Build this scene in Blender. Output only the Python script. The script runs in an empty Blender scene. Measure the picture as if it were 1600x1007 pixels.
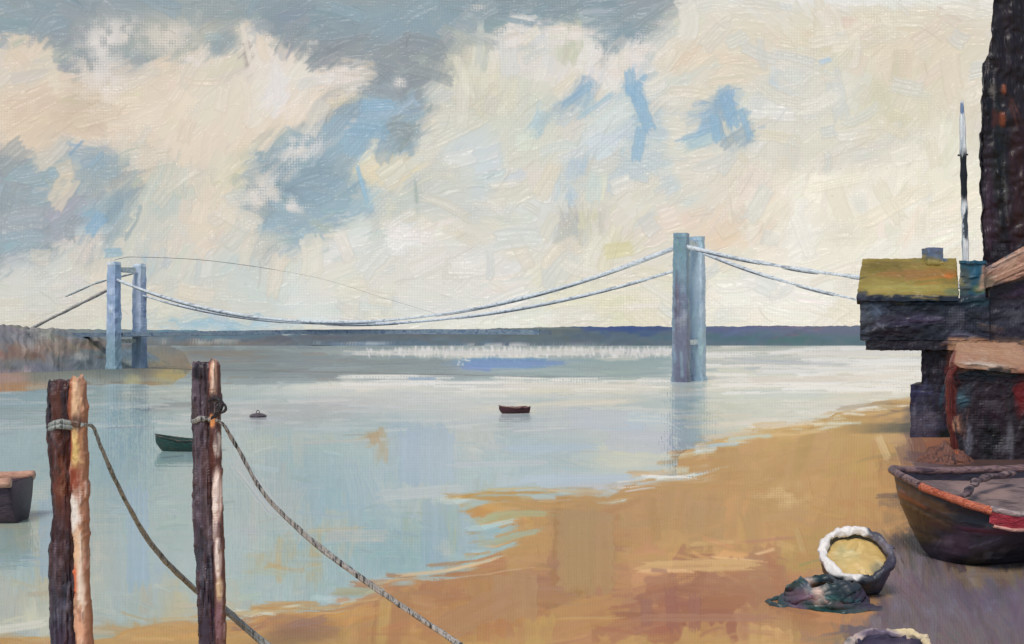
import bpy, bmesh, math, random
import numpy as np
from mathutils import Vector, Matrix, noise as mnoise

# ------------------------------------------------------------------ geometry of the view
F, CX, HY, CH = 1716.0, 800.0, 528.0, 5.0      # focal length (px of a 1600 px wide frame), centre column, horizon row, eye height (m)

def W(x, y, d):
    """world point seen at column x, row y when it stands d metres away"""
    return Vector(((x - CX) / F * d, d, CH + (HY - y) / F * d))

def G(x, y, z=0.0):
    d = (CH - z) * F / (y - HY)
    return Vector(((x - CX) / F * d, d, z))

def lin(c):
    c = np.asarray(c, float) / 255.0
    return np.where(c <= 0.04045, c / 12.92, ((c + 0.055) / 1.055) ** 2.4)

# ------------------------------------------------------------------ brush-work simulation (numpy)
R = np.random.RandomState(11)
_lat = R.rand(256, 256).astype(np.float32)

def vnoise(x, y):
    xi = np.floor(x).astype(int); yi = np.floor(y).astype(int)
    fx = x - xi; fy = y - yi
    fx = fx * fx * (3 - 2 * fx); fy = fy * fy * (3 - 2 * fy)
    a = _lat[yi & 255, xi & 255]; b = _lat[yi & 255, (xi + 1) & 255]
    c = _lat[(yi + 1) & 255, xi & 255]; d = _lat[(yi + 1) & 255, (xi + 1) & 255]
    return (a * (1 - fx) + b * fx) * (1 - fy) + (c * (1 - fx) + d * fx) * fy

def fbm(x, y, o=4):
    s = 0; a = 0.5; t = 0
    for i in range(o):
        s = s + a * vnoise(x + 17.3 * i, y + 41.7 * i); t += a
        x = x * 2.03; y = y * 2.03; a *= 0.5
    return s / t * 2 - 1

def poly_sd(px, py, P):
    """signed distance to a polygon, positive inside"""
    P = np.asarray(P, float); best = np.full(px.shape, 1e9); ins = np.zeros(px.shape, bool)
    for (ax, ay), (bx, by) in zip(P, np.roll(P, -1, 0)):
        ex, ey = bx - ax, by - ay
        t = np.clip(((px - ax) * ex + (py - ay) * ey) / (ex * ex + ey * ey + 1e-9), 0, 1)
        best = np.minimum(best, (px - ax - t * ex) ** 2 + (py - ay - t * ey) ** 2)
        c = ((ay > py) != (by > py)) & (px < ex * (py - ay) / (ey + 1e-12) + ax)
        ins ^= c
    d = np.sqrt(best)
    return np.where(ins, d, -d)

def sstep(a, b, x):
    t = np.clip((x - a) / (b - a), 0, 1)
    return t * t * (3 - 2 * t)

def layout(X, Y, base, items, warp):
    wx = X + warp * fbm(X / 60, Y / 60) + warp * .5 * fbm(X / 17 + 9, Y / 17)
    wy = Y + warp * fbm(X / 60 + 77, Y / 60 + 13) + warp * .5 * fbm(X / 17 + 50, Y / 17 + 31)
    C = np.empty(X.shape + (3,), np.float32); C[:] = np.asarray(base, np.float32)
    for it in items:
        k = it[0]
        if k == 'p':
            _, P, col, fe = it[:4]; op = it[4] if len(it) > 4 else 1
            m = sstep(-fe, fe, poly_sd(wx, wy, P)) * op
        else:
            _, cx, cy, rx, ry, rot, col, fe = it[:8]; op = it[8] if len(it) > 8 else 1
            c, s = math.cos(math.radians(rot)), math.sin(math.radians(rot))
            u = ((wx - cx) * c + (wy - cy) * s) / rx; v = (-(wx - cx) * s + (wy - cy) * c) / ry
            m = sstep(1 + fe, 1 - fe, np.sqrt(u * u + v * v)) * op
        C += (np.asarray(col, np.float32) - C) * m[..., None].astype(np.float32)
    return C

class Canvas:
    """a sheet of paint: colour and thickness on a regular grid, worked stroke by stroke"""
    def __init__(s, x0, x1, y0, y1, st, col_fn):
        s.x0, s.y0, s.st = x0, y0, st; s.hair = 14.; s.body = .55
        s.nx = int(round((x1 - x0) / st)) + 1; s.ny = int(round((y1 - y0) / st)) + 1
        s.X, s.Y = np.meshgrid(x0 + st * np.arange(s.nx), y0 + st * np.arange(s.ny))
        s.L = col_fn(s.X, s.Y); s.C = s.L.copy(); s.H = np.zeros(s.X.shape, np.float32)
        s.weave = (0.5 + 0.25 * np.sin(s.X * 2 * math.pi / 4.3 + 1.2 * vnoise(s.X / 30, s.Y / 9)) + 0.25 * np.sin(s.Y * 2 * math.pi / 4.1 + 1.2 * vnoise(s.X / 9, s.Y / 30))
                   + 0.35 * (vnoise(s.X / 2.2, s.Y / 2.2) - .5)).astype(np.float32)
    def at(s, x, y):
        i = min(max(int((x - s.x0) / s.st), 0), s.nx - 1); j = min(max(int((y - s.y0) / s.st), 0), s.ny - 1)
        return s.L[j, i]
    def stroke(s, x, y, ang, L, Wd, col, col2=None, op=.9, dry=0., thick=1., bend=0.):
        r = .5 * math.hypot(L, Wd) + abs(bend) * L + 2
        i0 = max(int((x - r - s.x0) / s.st), 0); i1 = min(int((x + r - s.x0) / s.st) + 2, s.nx)
        j0 = max(int((y - r - s.y0) / s.st), 0); j1 = min(int((y + r - s.y0) / s.st) + 2, s.ny)
        if i1 - i0 < 2 or j1 - j0 < 2: return
        X = s.X[j0:j1, i0:i1] - x; Y = s.Y[j0:j1, i0:i1] - y
        c, n = math.cos(ang), math.sin(ang)
        u = X * c + Y * n; v = -X * n + Y * c + bend * (4 * u * u / L - L * .5) * .5
        o = R.rand() * 200
        br = vnoise(v / max(Wd / 9, 1.3) + o, u / (L * .7) + o)              # bristles
        br2 = vnoise(v / max(Wd / 3.2, 2.) + o + 60, u / (L * 1.5) + o)
        end = L * .5 * (1 - .35 * br)
        side = Wd * .5 * (.9 + .22 * vnoise(u / 9 + o, v * 0 + o))
        e = 1.1 * s.st
        if dry > .5:
            a = sstep(0, .5 * L, end * 1.25 - np.abs(u)) * sstep(0, .45 * Wd, side * 1.2 - np.abs(v))
        else:
            a = sstep(0, 2.2 * e, end - np.abs(u)) * sstep(0, 1.6 * e, side - np.abs(v))
        a = a * op * (.72 + .28 * br)
        if dry > 0:
            wv = s.weave[j0:j1, i0:i1]
            if dry > .5:
                big = vnoise(u / 14 + o, v / 11 + o)
                a = a * sstep(-.1, .16, wv * .55 + big * .75 + a * .35 - dry * 1.12)
            else:
                thr = dry * (.35 + .65 * sstep(-.5, .5, u / L)) * .95
                a = a * sstep(thr - .12, thr + .12, wv * .6 + br * .4)
        ridge = np.exp(-((side - np.abs(v)) / (1.6 * s.st)) ** 2) * .8
        h = thick * (.35 + s.body * br + ridge)
        c1 = np.asarray(col, np.float32)
        if col2 is None: cc = c1 + (br[..., None] - .5) * s.hair
        else: cc = c1 + (np.asarray(col2, np.float32) - c1) * sstep(.35, .7, br2)[..., None] + (br[..., None] - .5) * s.hair
        a = a[..., None].astype(np.float32)
        s.C[j0:j1, i0:i1] += (cc - s.C[j0:j1, i0:i1]) * a
        a = a[..., 0]
        s.H[j0:j1, i0:i1] += (h + .35 * s.H[j0:j1, i0:i1] - s.H[j0:j1, i0:i1]) * a
    def cover(s, n, L, Wd, ang_fn, jit, box, op=.85, dry_p=.2, thick=1., size_fn=None, edge_only=0, wob=.22):
        gx, gy = None, None
        if edge_only:
            gy, gx, _ = np.gradient(s.L)
            g = np.sqrt((gx ** 2 + gy ** 2).sum(-1))
        k = 0; tries = 0
        while k < n and tries < n * 30:
            tries += 1
            x = box[0] + R.rand() * (box[1] - box[0]); y = box[2] + R.rand() * (box[3] - box[2])
            if edge_only:
                i = min(max(int((x - s.x0) / s.st), 0), s.nx - 1); j = min(max(int((y - s.y0) / s.st), 0), s.ny - 1)
                if g[j, i] < edge_only: continue
            k += 1
            f = size_fn(x, y) if size_fn else 1.
            a = ang_fn(x, y) + R.randn() * wob
            l = L * f * (.6 + .9 * R.rand()); w = Wd * f * (.6 + .8 * R.rand())
            c = s.at(x, y) + R.randn() * jit + R.randn(3) * jit * .35
            c2 = s.at(x + R.randn() * l * .3, y + R.randn() * w * .6) + R.randn(3) * jit * .5
            s.stroke(x, y, a, l, w, c, c2, op=op, dry=(.25 + .6 * R.rand()) if R.rand() < dry_p else 0, thick=thick * (.5 + R.rand()), bend=R.randn() * .08)

# ------------------------------------------------------------------ the sky: clouds and gaps
GREY, BLUE, TEAL = (148, 158, 162), (143, 178, 203), (146, 172, 182)
CREAM, PINK, PALE, PEACH, OFFW = (222, 214, 197), (230, 212, 190), (232, 226, 216), (233, 210, 186), (222, 218, 209)
SKY = [
 ('p', [(-900,-600),(1110,-600),(1085,0),(1050,52),(1010,64),(955,82),(930,55),(880,38),(800,44),(745,66),(712,98),(690,125),(678,165),(655,205),(630,255),(590,262),(560,300),(520,345),(470,372),(420,400),(380,380),(375,320),(300,330),(230,400),(130,420),(60,430),(-900,430)], GREY, 10),
 ('e', 250,10,330,28,0,(148,163,168),.5), ('e', 470,75,90,60,20,(138,147,154),.5), ('e', 610,95,120,45,-10,(146,153,158),.5),
 ('e', 620,30,200,25,0,(140,163,174),.6), ('e', 850,18,150,20,0,(137,160,170),.5), ('e', 960,55,60,30,0,(136,157,165),.4),
 ('e', 160,15,60,16,10,(132,150,160),.5), ('e', 40,35,60,20,-20,(138,160,170),.5), ('e', 200,65,90,50,0,(160,168,168),.6), ('e', 280,55,70,35,-10,(196,190,172),.6,.7),
 # left warm cloud
 ('p', [(-900,40),(0,60),(20,52),(45,60),(28,72),(70,72),(95,85),(112,130),(172,100),(205,118),(245,100),(275,85),(305,78),(340,95),(362,70),(362,38),(380,30),(400,45),(440,62),(470,92),(498,110),(565,98),(585,108),(560,132),(535,165),(500,182),(455,196),(420,225),(360,248),(320,262),(270,298),(235,300),(222,270),(190,262),(160,235),(130,255),(112,300),(88,300),(84,262),(60,248),(0,240),(-900,250)], (229,210,186), 6),
 ('e', 60,190,60,45,30,(226,203,176),.5), ('e', 40,120,45,14,-20,(214,206,192),.6), ('e', 300,190,80,60,-35,(231,212,190),.5), ('e', 350,140,50,80,20,(228,214,194),.5),
 ('e', 130,165,32,40,-20,(205,184,156),.5,.8), ('e', 165,60,26,60,0,(185,183,180),.6,.7),
 ('e', 395,75,16,45,0,(235,224,212),.5), ('e', 435,125,55,45,20,(233,220,206),.6), ('e', 540,115,40,16,-15,(226,214,205),.5), ('e', 430,135,14,42,5,(232,226,222),.4),
 ('e', 385,90,6,22,0,(160,150,140),.5,.8), ('e', 345,70,24,16,-20,(152,164,166),.4), ('e', 220,98,22,16,0,(158,166,166),.5),
 # left lower blue grey
 ('e', 60,300,110,50,-15,(156,172,176),.5), ('e', 40,290,50,26,0,(150,176,186),.6,.6), ('e', 70,345,110,26,-18,(164,168,176),.6), ('e', 30,375,55,18,-5,(150,178,188),.5),
 ('e', 150,345,34,26,30,(143,178,202),.5), ('e', 185,340,36,50,20,(141,164,176),.5), ('e', 150,255,30,28,-40,(150,172,186),.5,.8), ('e', 110,235,14,22,-35,(140,172,195),.5,.9),
 ('e', 175,270,60,15,-25,(165,178,178),.6),('e', 100,280,14,26,10,(222,203,175),.4), ('e', 200,285,70,10,-25,(205,198,180),.6,.8),
 ('e', 175,385,30,22,20,(152,182,198),.4), ('e', 118,385,26,24,0,(220,210,200),.5), ('e', 145,375,8,26,-10,(214,208,196),.5),
 # beige band around the left tower
 ('p', [(-900,440),(0,425),(60,420),(100,395),(160,420),(220,300),(260,270),(330,255),(400,230),(420,250),(390,300),(395,390),(430,420),(520,470),(520,540),(-900,540)], (216,208,191), 14),
 ('e', 60,450,90,36,0,(214,211,202),.6), ('e', 40,410,50,16,0,(200,206,204),.6,.7), ('e', 265,310,28,34,0,(184,198,192),.5,.8), ('e', 250,390,26,22,0,(184,200,200),.4,.9), ('e', 235,410,30,14,0,(168,192,206),.5,.8),
 ('e', 330,340,36,34,0,(229,210,186),.6), ('e', 300,390,60,22,0,(222,208,192),.6), ('e', 300,440,70,24,0,(206,206,196),.6), ('e', 300,470,60,18,0,(214,210,194),.5), ('e', 355,280,16,30,25,(224,212,168),.5,.7),
 ('e', 375,420,40,24,0,(200,206,200),.6), ('e', 205,480,20,40,0,(222,218,202),.5),
 # blue channel in the middle
 ('p', [(405,240),(450,205),(530,185),(560,150),(640,150),(660,180),(640,240),(590,262),(575,320),(600,345),(500,365),(450,400),(400,385),(385,330),(405,285)], (150,176,188), 10),
 ('e', 440,290,45,55,10,(128,154,166),.6), ('e', 500,270,50,40,0,(140,166,180),.5), ('e', 400,300,20,60,0,(176,186,184),.6,.7), ('e', 600,170,50,22,-10,(150,180,200),.5), ('e', 570,205,50,28,0,(146,176,196),.5),
 ('e', 640,140,40,26,20,(150,160,166),.5), ('e', 625,200,20,18,0,(148,158,156),.5), ('e', 440,345,50,28,0,(152,178,192),.5), ('e', 470,225,30,25,-20,(168,186,192),.6,.8), ('e', 622,128,14,11,0,(228,220,212),.5,.8),
 ('e', 570,285,8,46,-12,(152,190,212),.5), ('e', 575,245,9,30,15,(230,220,196),.4), ('e', 500,358,14,10,0,(206,204,170),.5), ('e', 425,378,24,14,0,(206,202,184),.6,.7),
 # middle clouds
 ('p', [(640,250),(665,195),(690,190),(700,140),(715,100),(760,62),(800,48),(880,42),(925,60),(950,86),(1010,70),(1060,60),(1090,0),(1110,-600),(2600,-600),(2600,540),(520,540),(470,430),(470,390),(560,350),(600,330),(585,300),(590,262)], CREAM, 7),
 ('e', 600,268,40,22,-10,(230,214,178),.5), ('e', 625,315,40,22,0,(196,202,192),.6), ('e', 650,300,7,26,0,(168,180,176),.5), ('e', 672,298,12,20,0,(172,172,168),.5), ('e', 700,300,60,45,10,(208,208,198),.6), ('e', 735,215,40,50,0,(208,214,212),.6), ('e', 760,280,18,40,25,(190,208,214),.5,.7),
 ('e', 760,130,70,70,0,(218,212,188),.6), ('e', 690,145,20,16,0,(205,205,196),.5), ('e', 740,160,30,20,0,(200,196,186),.5,.7), ('e', 860,60,70,16,-6,(232,222,216),.5), ('e', 800,70,40,24,-20,(228,220,212),.5), ('e', 920,90,34,24,30,(233,225,219),.4), ('e', 990,85,55,15,-15,(232,223,214),.4), ('e', 955,115,26,30,10,(232,224,216),.4),
 ('e', 885,68,18,28,-25,(204,202,178),.5), ('e', 840,110,50,20,0,(226,218,210),.5), ('e', 830,190,50,60,0,(212,212,196),.6),
 ('e', 900,152,40,15,-38,(150,180,200),.35), ('e', 885,165,24,8,-38,(168,176,186),.5), ('e', 945,170,50,12,-35,(178,200,212),.5), ('e', 935,205,70,30,-38,(208,214,210),.4), ('e', 960,225,40,14,-40,(205,214,222),.5),
 ('e', 990,125,13,24,0,(146,184,210),.3), ('e', 1000,170,15,42,-12,(146,182,208),.3), ('e', 996,230,14,34,20,(150,184,206),.4), ('e', 1020,215,24,46,0,(196,204,202),.6,.8), ('e', 840,195,9,18,10,(178,198,210),.5),
 ('p', [(1085,225),(1100,185),(1120,150),(1140,138),(1160,145),(1168,190),(1185,225),(1160,218),(1120,220)], (145,180,206), 4), ('e', 1090,180,22,10,-20,(186,198,200),.5),
 ('e', 1110,90,70,40,10,(230,210,184),.6), ('e', 1130,40,90,40,0,(226,216,198),.6), ('e', 1050,130,60,14,-20,(206,212,206),.6,.7),
 ('e', 930,275,60,26,-10,(214,208,192),.6), ('e', 890,300,14,12,0,(180,200,218),.4), ('e', 905,262,14,12,0,(176,198,214),.5), ('e', 875,290,16,40,30,(198,210,214),.5,.8), ('e', 990,270,70,10,-12,(186,206,214),.6,.8), ('e', 1045,290,16,16,0,(190,204,210),.5),('e', 1095,318,34,14,-5,(200,210,206),.6,.8),
 ('p', [(858,352),(868,336),(900,328),(938,334),(934,352),(915,370),(885,378),(862,366)], (192,189,182), 5), ('e', 965,390,30,16,-8,(216,208,168),.5), ('e', 830,350,40,40,0,(216,216,208),.6),
 ('e', 1110,340,90,22,-10,(232,210,188),.6), ('e', 1130,375,30,24,20,(232,204,174),.6), ('e', 1160,290,60,30,-20,(228,214,196),.6), ('e', 1230,330,50,50,0,(232,222,202),.6),
 ('e', 1225,140,42,50,0,(216,212,204),.6), ('e', 1292,96,16,9,-20,(182,204,222),.5,.8), ('e', 1265,182,12,5,0,(170,194,214),.5,.8), ('e', 1205,130,10,30,0,(196,208,216),.5,.7),
 ('e', 1370,60,170,36,0,(226,211,183),.6), ('e', 1350,-30,300,44,0,(230,226,218),.3), ('e', 1490,45,50,20,10,(222,206,186),.6), ('e', 1440,120,110,60,10,(227,212,186),.7), ('e', 1320,170,50,60,0,(222,216,200),.7), ('e', 1400,165,70,40,-10,(225,214,188),.6),('e', 1370,150,16,40,-28,(208,204,172),.6,.7),
 ('p', [(1150,290),(1240,275),(1350,250),(1450,225),(1500,190),(1530,240),(2600,200),(2600,540),(1100,540),(1110,420),(1180,400)], (236,227,207), 14),
 ('e', 1290,300,90,18,-6,(240,232,214),.5), ('e', 1420,330,90,36,-20,(236,224,198),.6), ('e', 1390,310,80,40,10,(239,230,212),.4), ('e', 1200,330,18,40,10,(232,214,192),.6), ('e', 1250,375,20,50,10,(240,234,222),.4), ('e', 1440,390,90,16,-5,(238,230,214),.4),
 ('e', 1220,460,110,30,0,(236,230,218),.6), ('e', 900,470,140,34,0,(227,220,196),.6), ('e', 960,485,90,20,0,(224,218,186),.6), ('e', 1050,455,40,40,0,(228,222,202),.6), ('e', 1180,390,40,20,0,(236,222,204),.6),
 ('p', [(450,440),(470,405),(500,385),(560,375),(600,350),(640,345),(690,358),(720,380),(820,400),(840,470),(760,500),(460,500)], OFFW, 10),
 ('e', 645,366,38,16,10,(236,229,225),.3), ('e', 515,390,40,10,-15,(233,228,224),.5), ('e', 500,410,30,14,-30,(226,224,224),.5), ('e', 570,365,30,12,0,(204,210,202),.5), ('e', 560,430,90,30,0,(223,217,203),.6), ('e', 680,430,70,34,0,(221,216,204),.6),
 ('e', 420,460,60,24,0,(206,212,206),.6), ('e', 560,485,110,14,0,(211,214,206),.6), ('e', 440,500,100,6,2,(206,218,218),.5), ('e', 340,505,110,12,1,(150,188,206),.6), ('e', 700,505,120,8,0,(222,218,206),.6),
 ('e', 800,500,140,10,-4,(228,224,212),.5),
]
def sky_col(X, Y):
    C = layout(X, Y, (222,214,198), SKY, 9); g = C.mean(-1, keepdims=True)
    return g + (C - g) * np.where(C[..., 2:3] > C[..., 0:1], .78, .86) + np.array([1.5, 3., 4.5], np.float32)

def sky_ang(x, y):
    if y < 60 and x < 1050: return .05 + .3 * math.sin(x / 90)
    if y > 440: return -.05
    v = vnoise(np.array([x / 150.]), np.array([y / 110.]))[0]
    if x > 1180: return -.3 + (v - .5) * 3.0
    return -.65 + (v - .5) * 2.2

def paint_sky():
    c = Canvas(-80, 1680, -80, 540, 1.5, sky_col); c.hair = 7.; c.body = .42
    b = (-80, 1680, -80, 540)
    c.cover(700, 110, 46, sky_ang, 4.5, b, op=.85, dry_p=.1, thick=.7)
    c.cover(700, 66, 28, sky_ang, 4.5, b, op=.8, dry_p=.25, thick=.7)
    c.C = .45 * c.C + .55 * c.L; c.H *= .7
    c.cover(420, 64, 30, sky_ang, 4, b, op=.8, dry_p=.2, thick=.8)
    c.cover(800, 30, 11, sky_ang, 4, b, op=.75, dry_p=.35, thick=1.2, edge_only=2.2)
    c.cover(260, 60, 26, sky_ang, 6, b, op=.7, dry_p=.6, thick=.9)
    # mottled cool and warm touches through the clouds
    for i in range(420):
        x, y = -60 + 1720 * R.rand(), -60 + 560 * R.rand(); b0 = c.at(x, y)
        if b0.mean() < 182: pal = [(160,170,176),(140,150,156),(176,184,186),(150,174,188)]; o_ = .45
        elif x < 480: pal = [(238,226,212),(214,210,204),(226,208,188),(232,216,196),(206,212,210)]; o_ = .5
        else: pal = [(236,232,226),(208,214,214),(200,208,212),(228,216,198),(216,210,200),(238,232,220),(224,214,190)]; o_ = .55
        k = .5 * np.array(pal[R.randint(len(pal))]) + .5 * b0
        c.stroke(x, y, sky_ang(x, y) + R.randn() * .6, 30 + 70 * R.rand(), 12 + 26 * R.rand(), k, None, op=o_ + .25, dry=0 if R.rand() < .6 else .6, thick=1.2 + 2.2 * R.rand(), bend=R.randn() * .15)
    # broken edges: dry pale paint dragged over the weave along the tops of the clouds
    for (x, y, a, l, w) in [(150,110,1.3,150,90),(175,60,1.4,110,110),(260,60,.1,150,60),(420,60,.9,50,14),(545,113,-.2,60,26),(625,128,.2,34,20),(880,48,-.02,110,20),(935,78,1.0,40,18),(1000,78,-.25,90,18),(925,100,.2,80,22),
                            (470,235,-.7,150,60),(410,300,-.8,170,60),(450,320,.2,110,30),(780,52,-.5,60,20),(800,64,-.4,90,34),(900,60,.0,150,44),(960,108,.5,120,44),(1000,86,-.3,120,34),(930,140,1.2,70,30),(520,120,.2,110,34),(300,95,-.2,80,40),(745,12,.1,40,16),(1000,480,-.03,150,14),(1440,400,-.1,90,14)]:
        c.stroke(x, y, a, l, w, (233,225,219), (224,214,204), op=.95, dry=.70, thick=1.3)
    for (x, y, a, l, w, col) in [(900,150,-.66,70,14,(150,181,203)),(930,166,-.62,90,9,(176,200,212)),(955,215,-.68,110,16,(206,214,218)),(985,130,1.5,52,20,(146,183,210)),(1005,175,1.2,80,22,(146,182,208)),(998,225,1.75,70,20,(150,184,208)),
                                 (1140,175,1.3,70,22,(146,180,206)),(1118,200,1.45,56,16,(150,184,208)),(1165,195,1.2,66,13,(152,184,206)),(565,285,1.3,80,9,(154,190,212)),(590,165,-.05,70,20,(150,182,204)),(575,205,.1,80,26,(146,176,196)),
                                 (150,350,-.9,50,24,(145,178,202)),(178,395,-.1,40,16,(150,180,196)),(120,230,-.8,40,7,(140,170,196)),(150,250,-.8,46,9,(150,176,190)),(965,391,-.15,56,26,(217,209,170)),
                                 (640,366,.12,90,24,(236,229,225)),(1255,370,1.2,90,20,(240,235,224)),(1310,285,-.2,120,18,(240,233,216)),(1400,320,-.5,140,26,(239,229,208)),(385,70,1.35,80,10,(236,226,214)),(432,130,1.5,76,13,(234,228,224)),
                                 (650,300,1.5,50,6,(170,182,178)),(660,285,1.5,46,4,(226,222,210)),(1290,95,-.3,28,10,(184,205,222))]:
        c.stroke(x, y, a, l, w, col, None, op=.85, dry=.12, thick=1.8)
    # knife edges and scratches
    for i in range(330):
        x, y = R.rand() * 1600, R.rand() * 500
        k = c.at(x, y); d = 26 if R.rand() < .5 else -34
        c.stroke(x, y, sky_ang(x, y) + R.randn() * .4, 18 + 45 * R.rand(), 2 + R.rand() * 1.8, k + d * .7, None, op=.55, dry=.3, thick=4, bend=R.randn() * .2)
    for i in range(40):
        x, y = R.rand() * 1600, R.rand() * 480
        c.stroke(x, y, 1, 5, 4, (150,130,110) if R.rand() < .6 else (245,240,235), None, op=.7, thick=3)
    c.C *= (1 + .07 * (c.weave - .5) * sstep(.35, .75, vnoise(c.X / 90 + 5, c.Y / 70)))[..., None]
    return c
# ------------------------------------------------------------------ river, sand and mud
SAND = [(1150,1400),(-60,1400),(-60,990),(150,998),(260,975),(330,962),(385,972),(400,950),(470,945),(520,952),(575,925),(610,905),(690,893),(740,874),(768,852),(772,838),(752,826),(735,812),(718,795),(705,775),(760,767),(860,770),(950,776),(985,757),(1010,748),(1060,745),(1092,748),(1050,735),(1060,715),(1090,695),(1140,680),(1185,672),(1240,664),(1300,650),(1370,630),(1430,622),(1560,612),(1800,590),(2600,575),(2600,1400)]
WATER = [
 ('p', [(-900,528),(2600,528),(2600,556),(1100,552),(900,556),(700,560),(-900,560)], (158,172,178), 6),
 ('e', 600,572,180,26,0,(88,116,130),.5), ('e', 400,570,190,26,0,(78,98,110),.6), ('e', 340,556,80,10,0,(96,82,70),.6), ('e', 640,592,60,8,0,(128,150,160),.5), ('e', 800,568,80,12,0,(84,130,200),.5), ('e', 780,565,60,8,0,(30,120,188),.5), ('e', 960,572,110,18,0,(120,154,168),.5), ('e', 900,585,130,12,0,(130,160,168),.6),
 ('e', 800,552,240,8,0,(226,220,212),.6), ('e', 950,553,120,7,0,(228,222,216),.5),
 ('e', 650,610,260,14,0,(206,208,208),.6), ('e', 900,608,170,12,0,(224,216,204),.5), ('e', 560,605,100,6,0,(226,220,212),.5), ('e', 520,635,170,14,-2,(190,188,196),.6), ('e', 700,640,120,26,0,(198,202,206),.6), ('e', 870,634,120,7,-3,(226,216,200),.5), ('e', 920,660,130,26,0,(178,188,202),.5), ('e', 1000,660,60,16,5,(170,196,220),.5), ('e', 1000,690,80,24,0,(180,190,204),.6),
 ('e', 660,715,80,60,0,(158,182,200),.5), ('e', 620,715,30,60,0,(150,178,198),.5), ('e', 800,700,120,16,0,(164,188,206),.5), ('e', 740,690,40,30,0,(204,202,196),.6,.7), ('e', 900,745,160,16,0,(178,196,210),.5), ('e', 840,735,130,10,-3,(162,186,202),.5), ('e', 980,715,60,22,0,(206,206,194),.6), ('e', 940,760,40,10,0,(204,192,200),.5),
 ('e', 470,720,110,50,0,(164,186,194),.6), ('e', 450,690,120,10,-4,(186,192,186),.6), ('e', 470,790,120,40,0,(158,182,196),.6), ('e', 660,775,90,12,-6,(188,196,196),.4), ('e', 420,800,50,60,30,(178,184,184),.5),
 ('e', 700,825,60,60,0,(146,174,186),.5), ('e', 530,845,120,24,0,(144,176,186),.5), ('e', 520,830,70,10,0,(188,184,166),.6), ('e', 600,840,40,40,0,(150,178,190),.5), ('e', 640,870,80,30,0,(148,176,184),.5), ('e', 450,900,90,40,0,(156,178,182),.6), ('e', 440,880,40,14,10,(190,160,105),.6), ('e', 725,800,60,14,0,(166,170,140),.6),
 ('e', 180,640,220,34,0,(150,170,176),.6), ('e', 260,615,130,10,-3,(166,176,174),.6), ('e', 60,620,90,14,0,(148,178,192),.6), ('e', 430,650,110,18,0,(176,178,184),.6), ('e', 270,632,40,3,-3,(92,98,108),.6), ('e', 255,638,60,2.5,-4,(96,104,114),.6),
 ('e', 200,760,180,110,0,(148,172,180),.6), ('e', 170,700,60,60,0,(142,172,182),.6), ('e', 60,850,50,60,0,(142,172,188),.5), ('e', 30,830,60,34,0,(164,170,162),.6), ('e', 210,850,50,80,0,(146,174,190),.6), ('e', 260,830,60,40,0,(152,176,182),.6), ('e', 150,870,40,110,0,(172,178,176),.6,.7), ('e', 270,930,90,24,0,(162,176,176),.6), ('e', 60,950,90,34,0,(172,176,170),.6), ('e', 90,915,80,12,0,(176,166,140),.6), ('e', 40,975,60,16,-8,(212,208,188),.5), ('e', 50,990,80,10,0,(168,176,176),.5), ('e', 320,948,70,10,-4,(190,176,148),.6), ('e', 250,985,110,16,0,(178,150,104),.5),
 ('e', 585,687,16,14,0,(184,140,70),.4,.9),
 ('p', [(1100,545),(2600,535),(2600,640),(1100,680)], (214,212,200), 8), ('e', 1250,552,190,5,0,(196,198,190),.5), ('e', 1400,552,80,12,0,(238,232,220),.5), ('e', 1240,570,150,9,1,(180,186,190),.6), ('e', 1330,578,100,8,-3,(226,224,214),.6), ('e', 1240,595,120,9,-2,(228,214,194),.6), ('e', 1370,592,80,12,-4,(236,224,204),.6), ('e', 1230,614,110,9,0,(196,206,204),.6), ('e', 1370,608,70,10,-4,(222,206,188),.6), ('e', 1200,640,100,14,-3,(204,206,196),.6), ('e', 1330,636,60,7,-8,(222,212,206),.6), ('e', 1130,650,40,30,0,(190,196,184),.6), ('e', 1160,662,50,5,-3,(224,214,204),.5),
]
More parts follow.
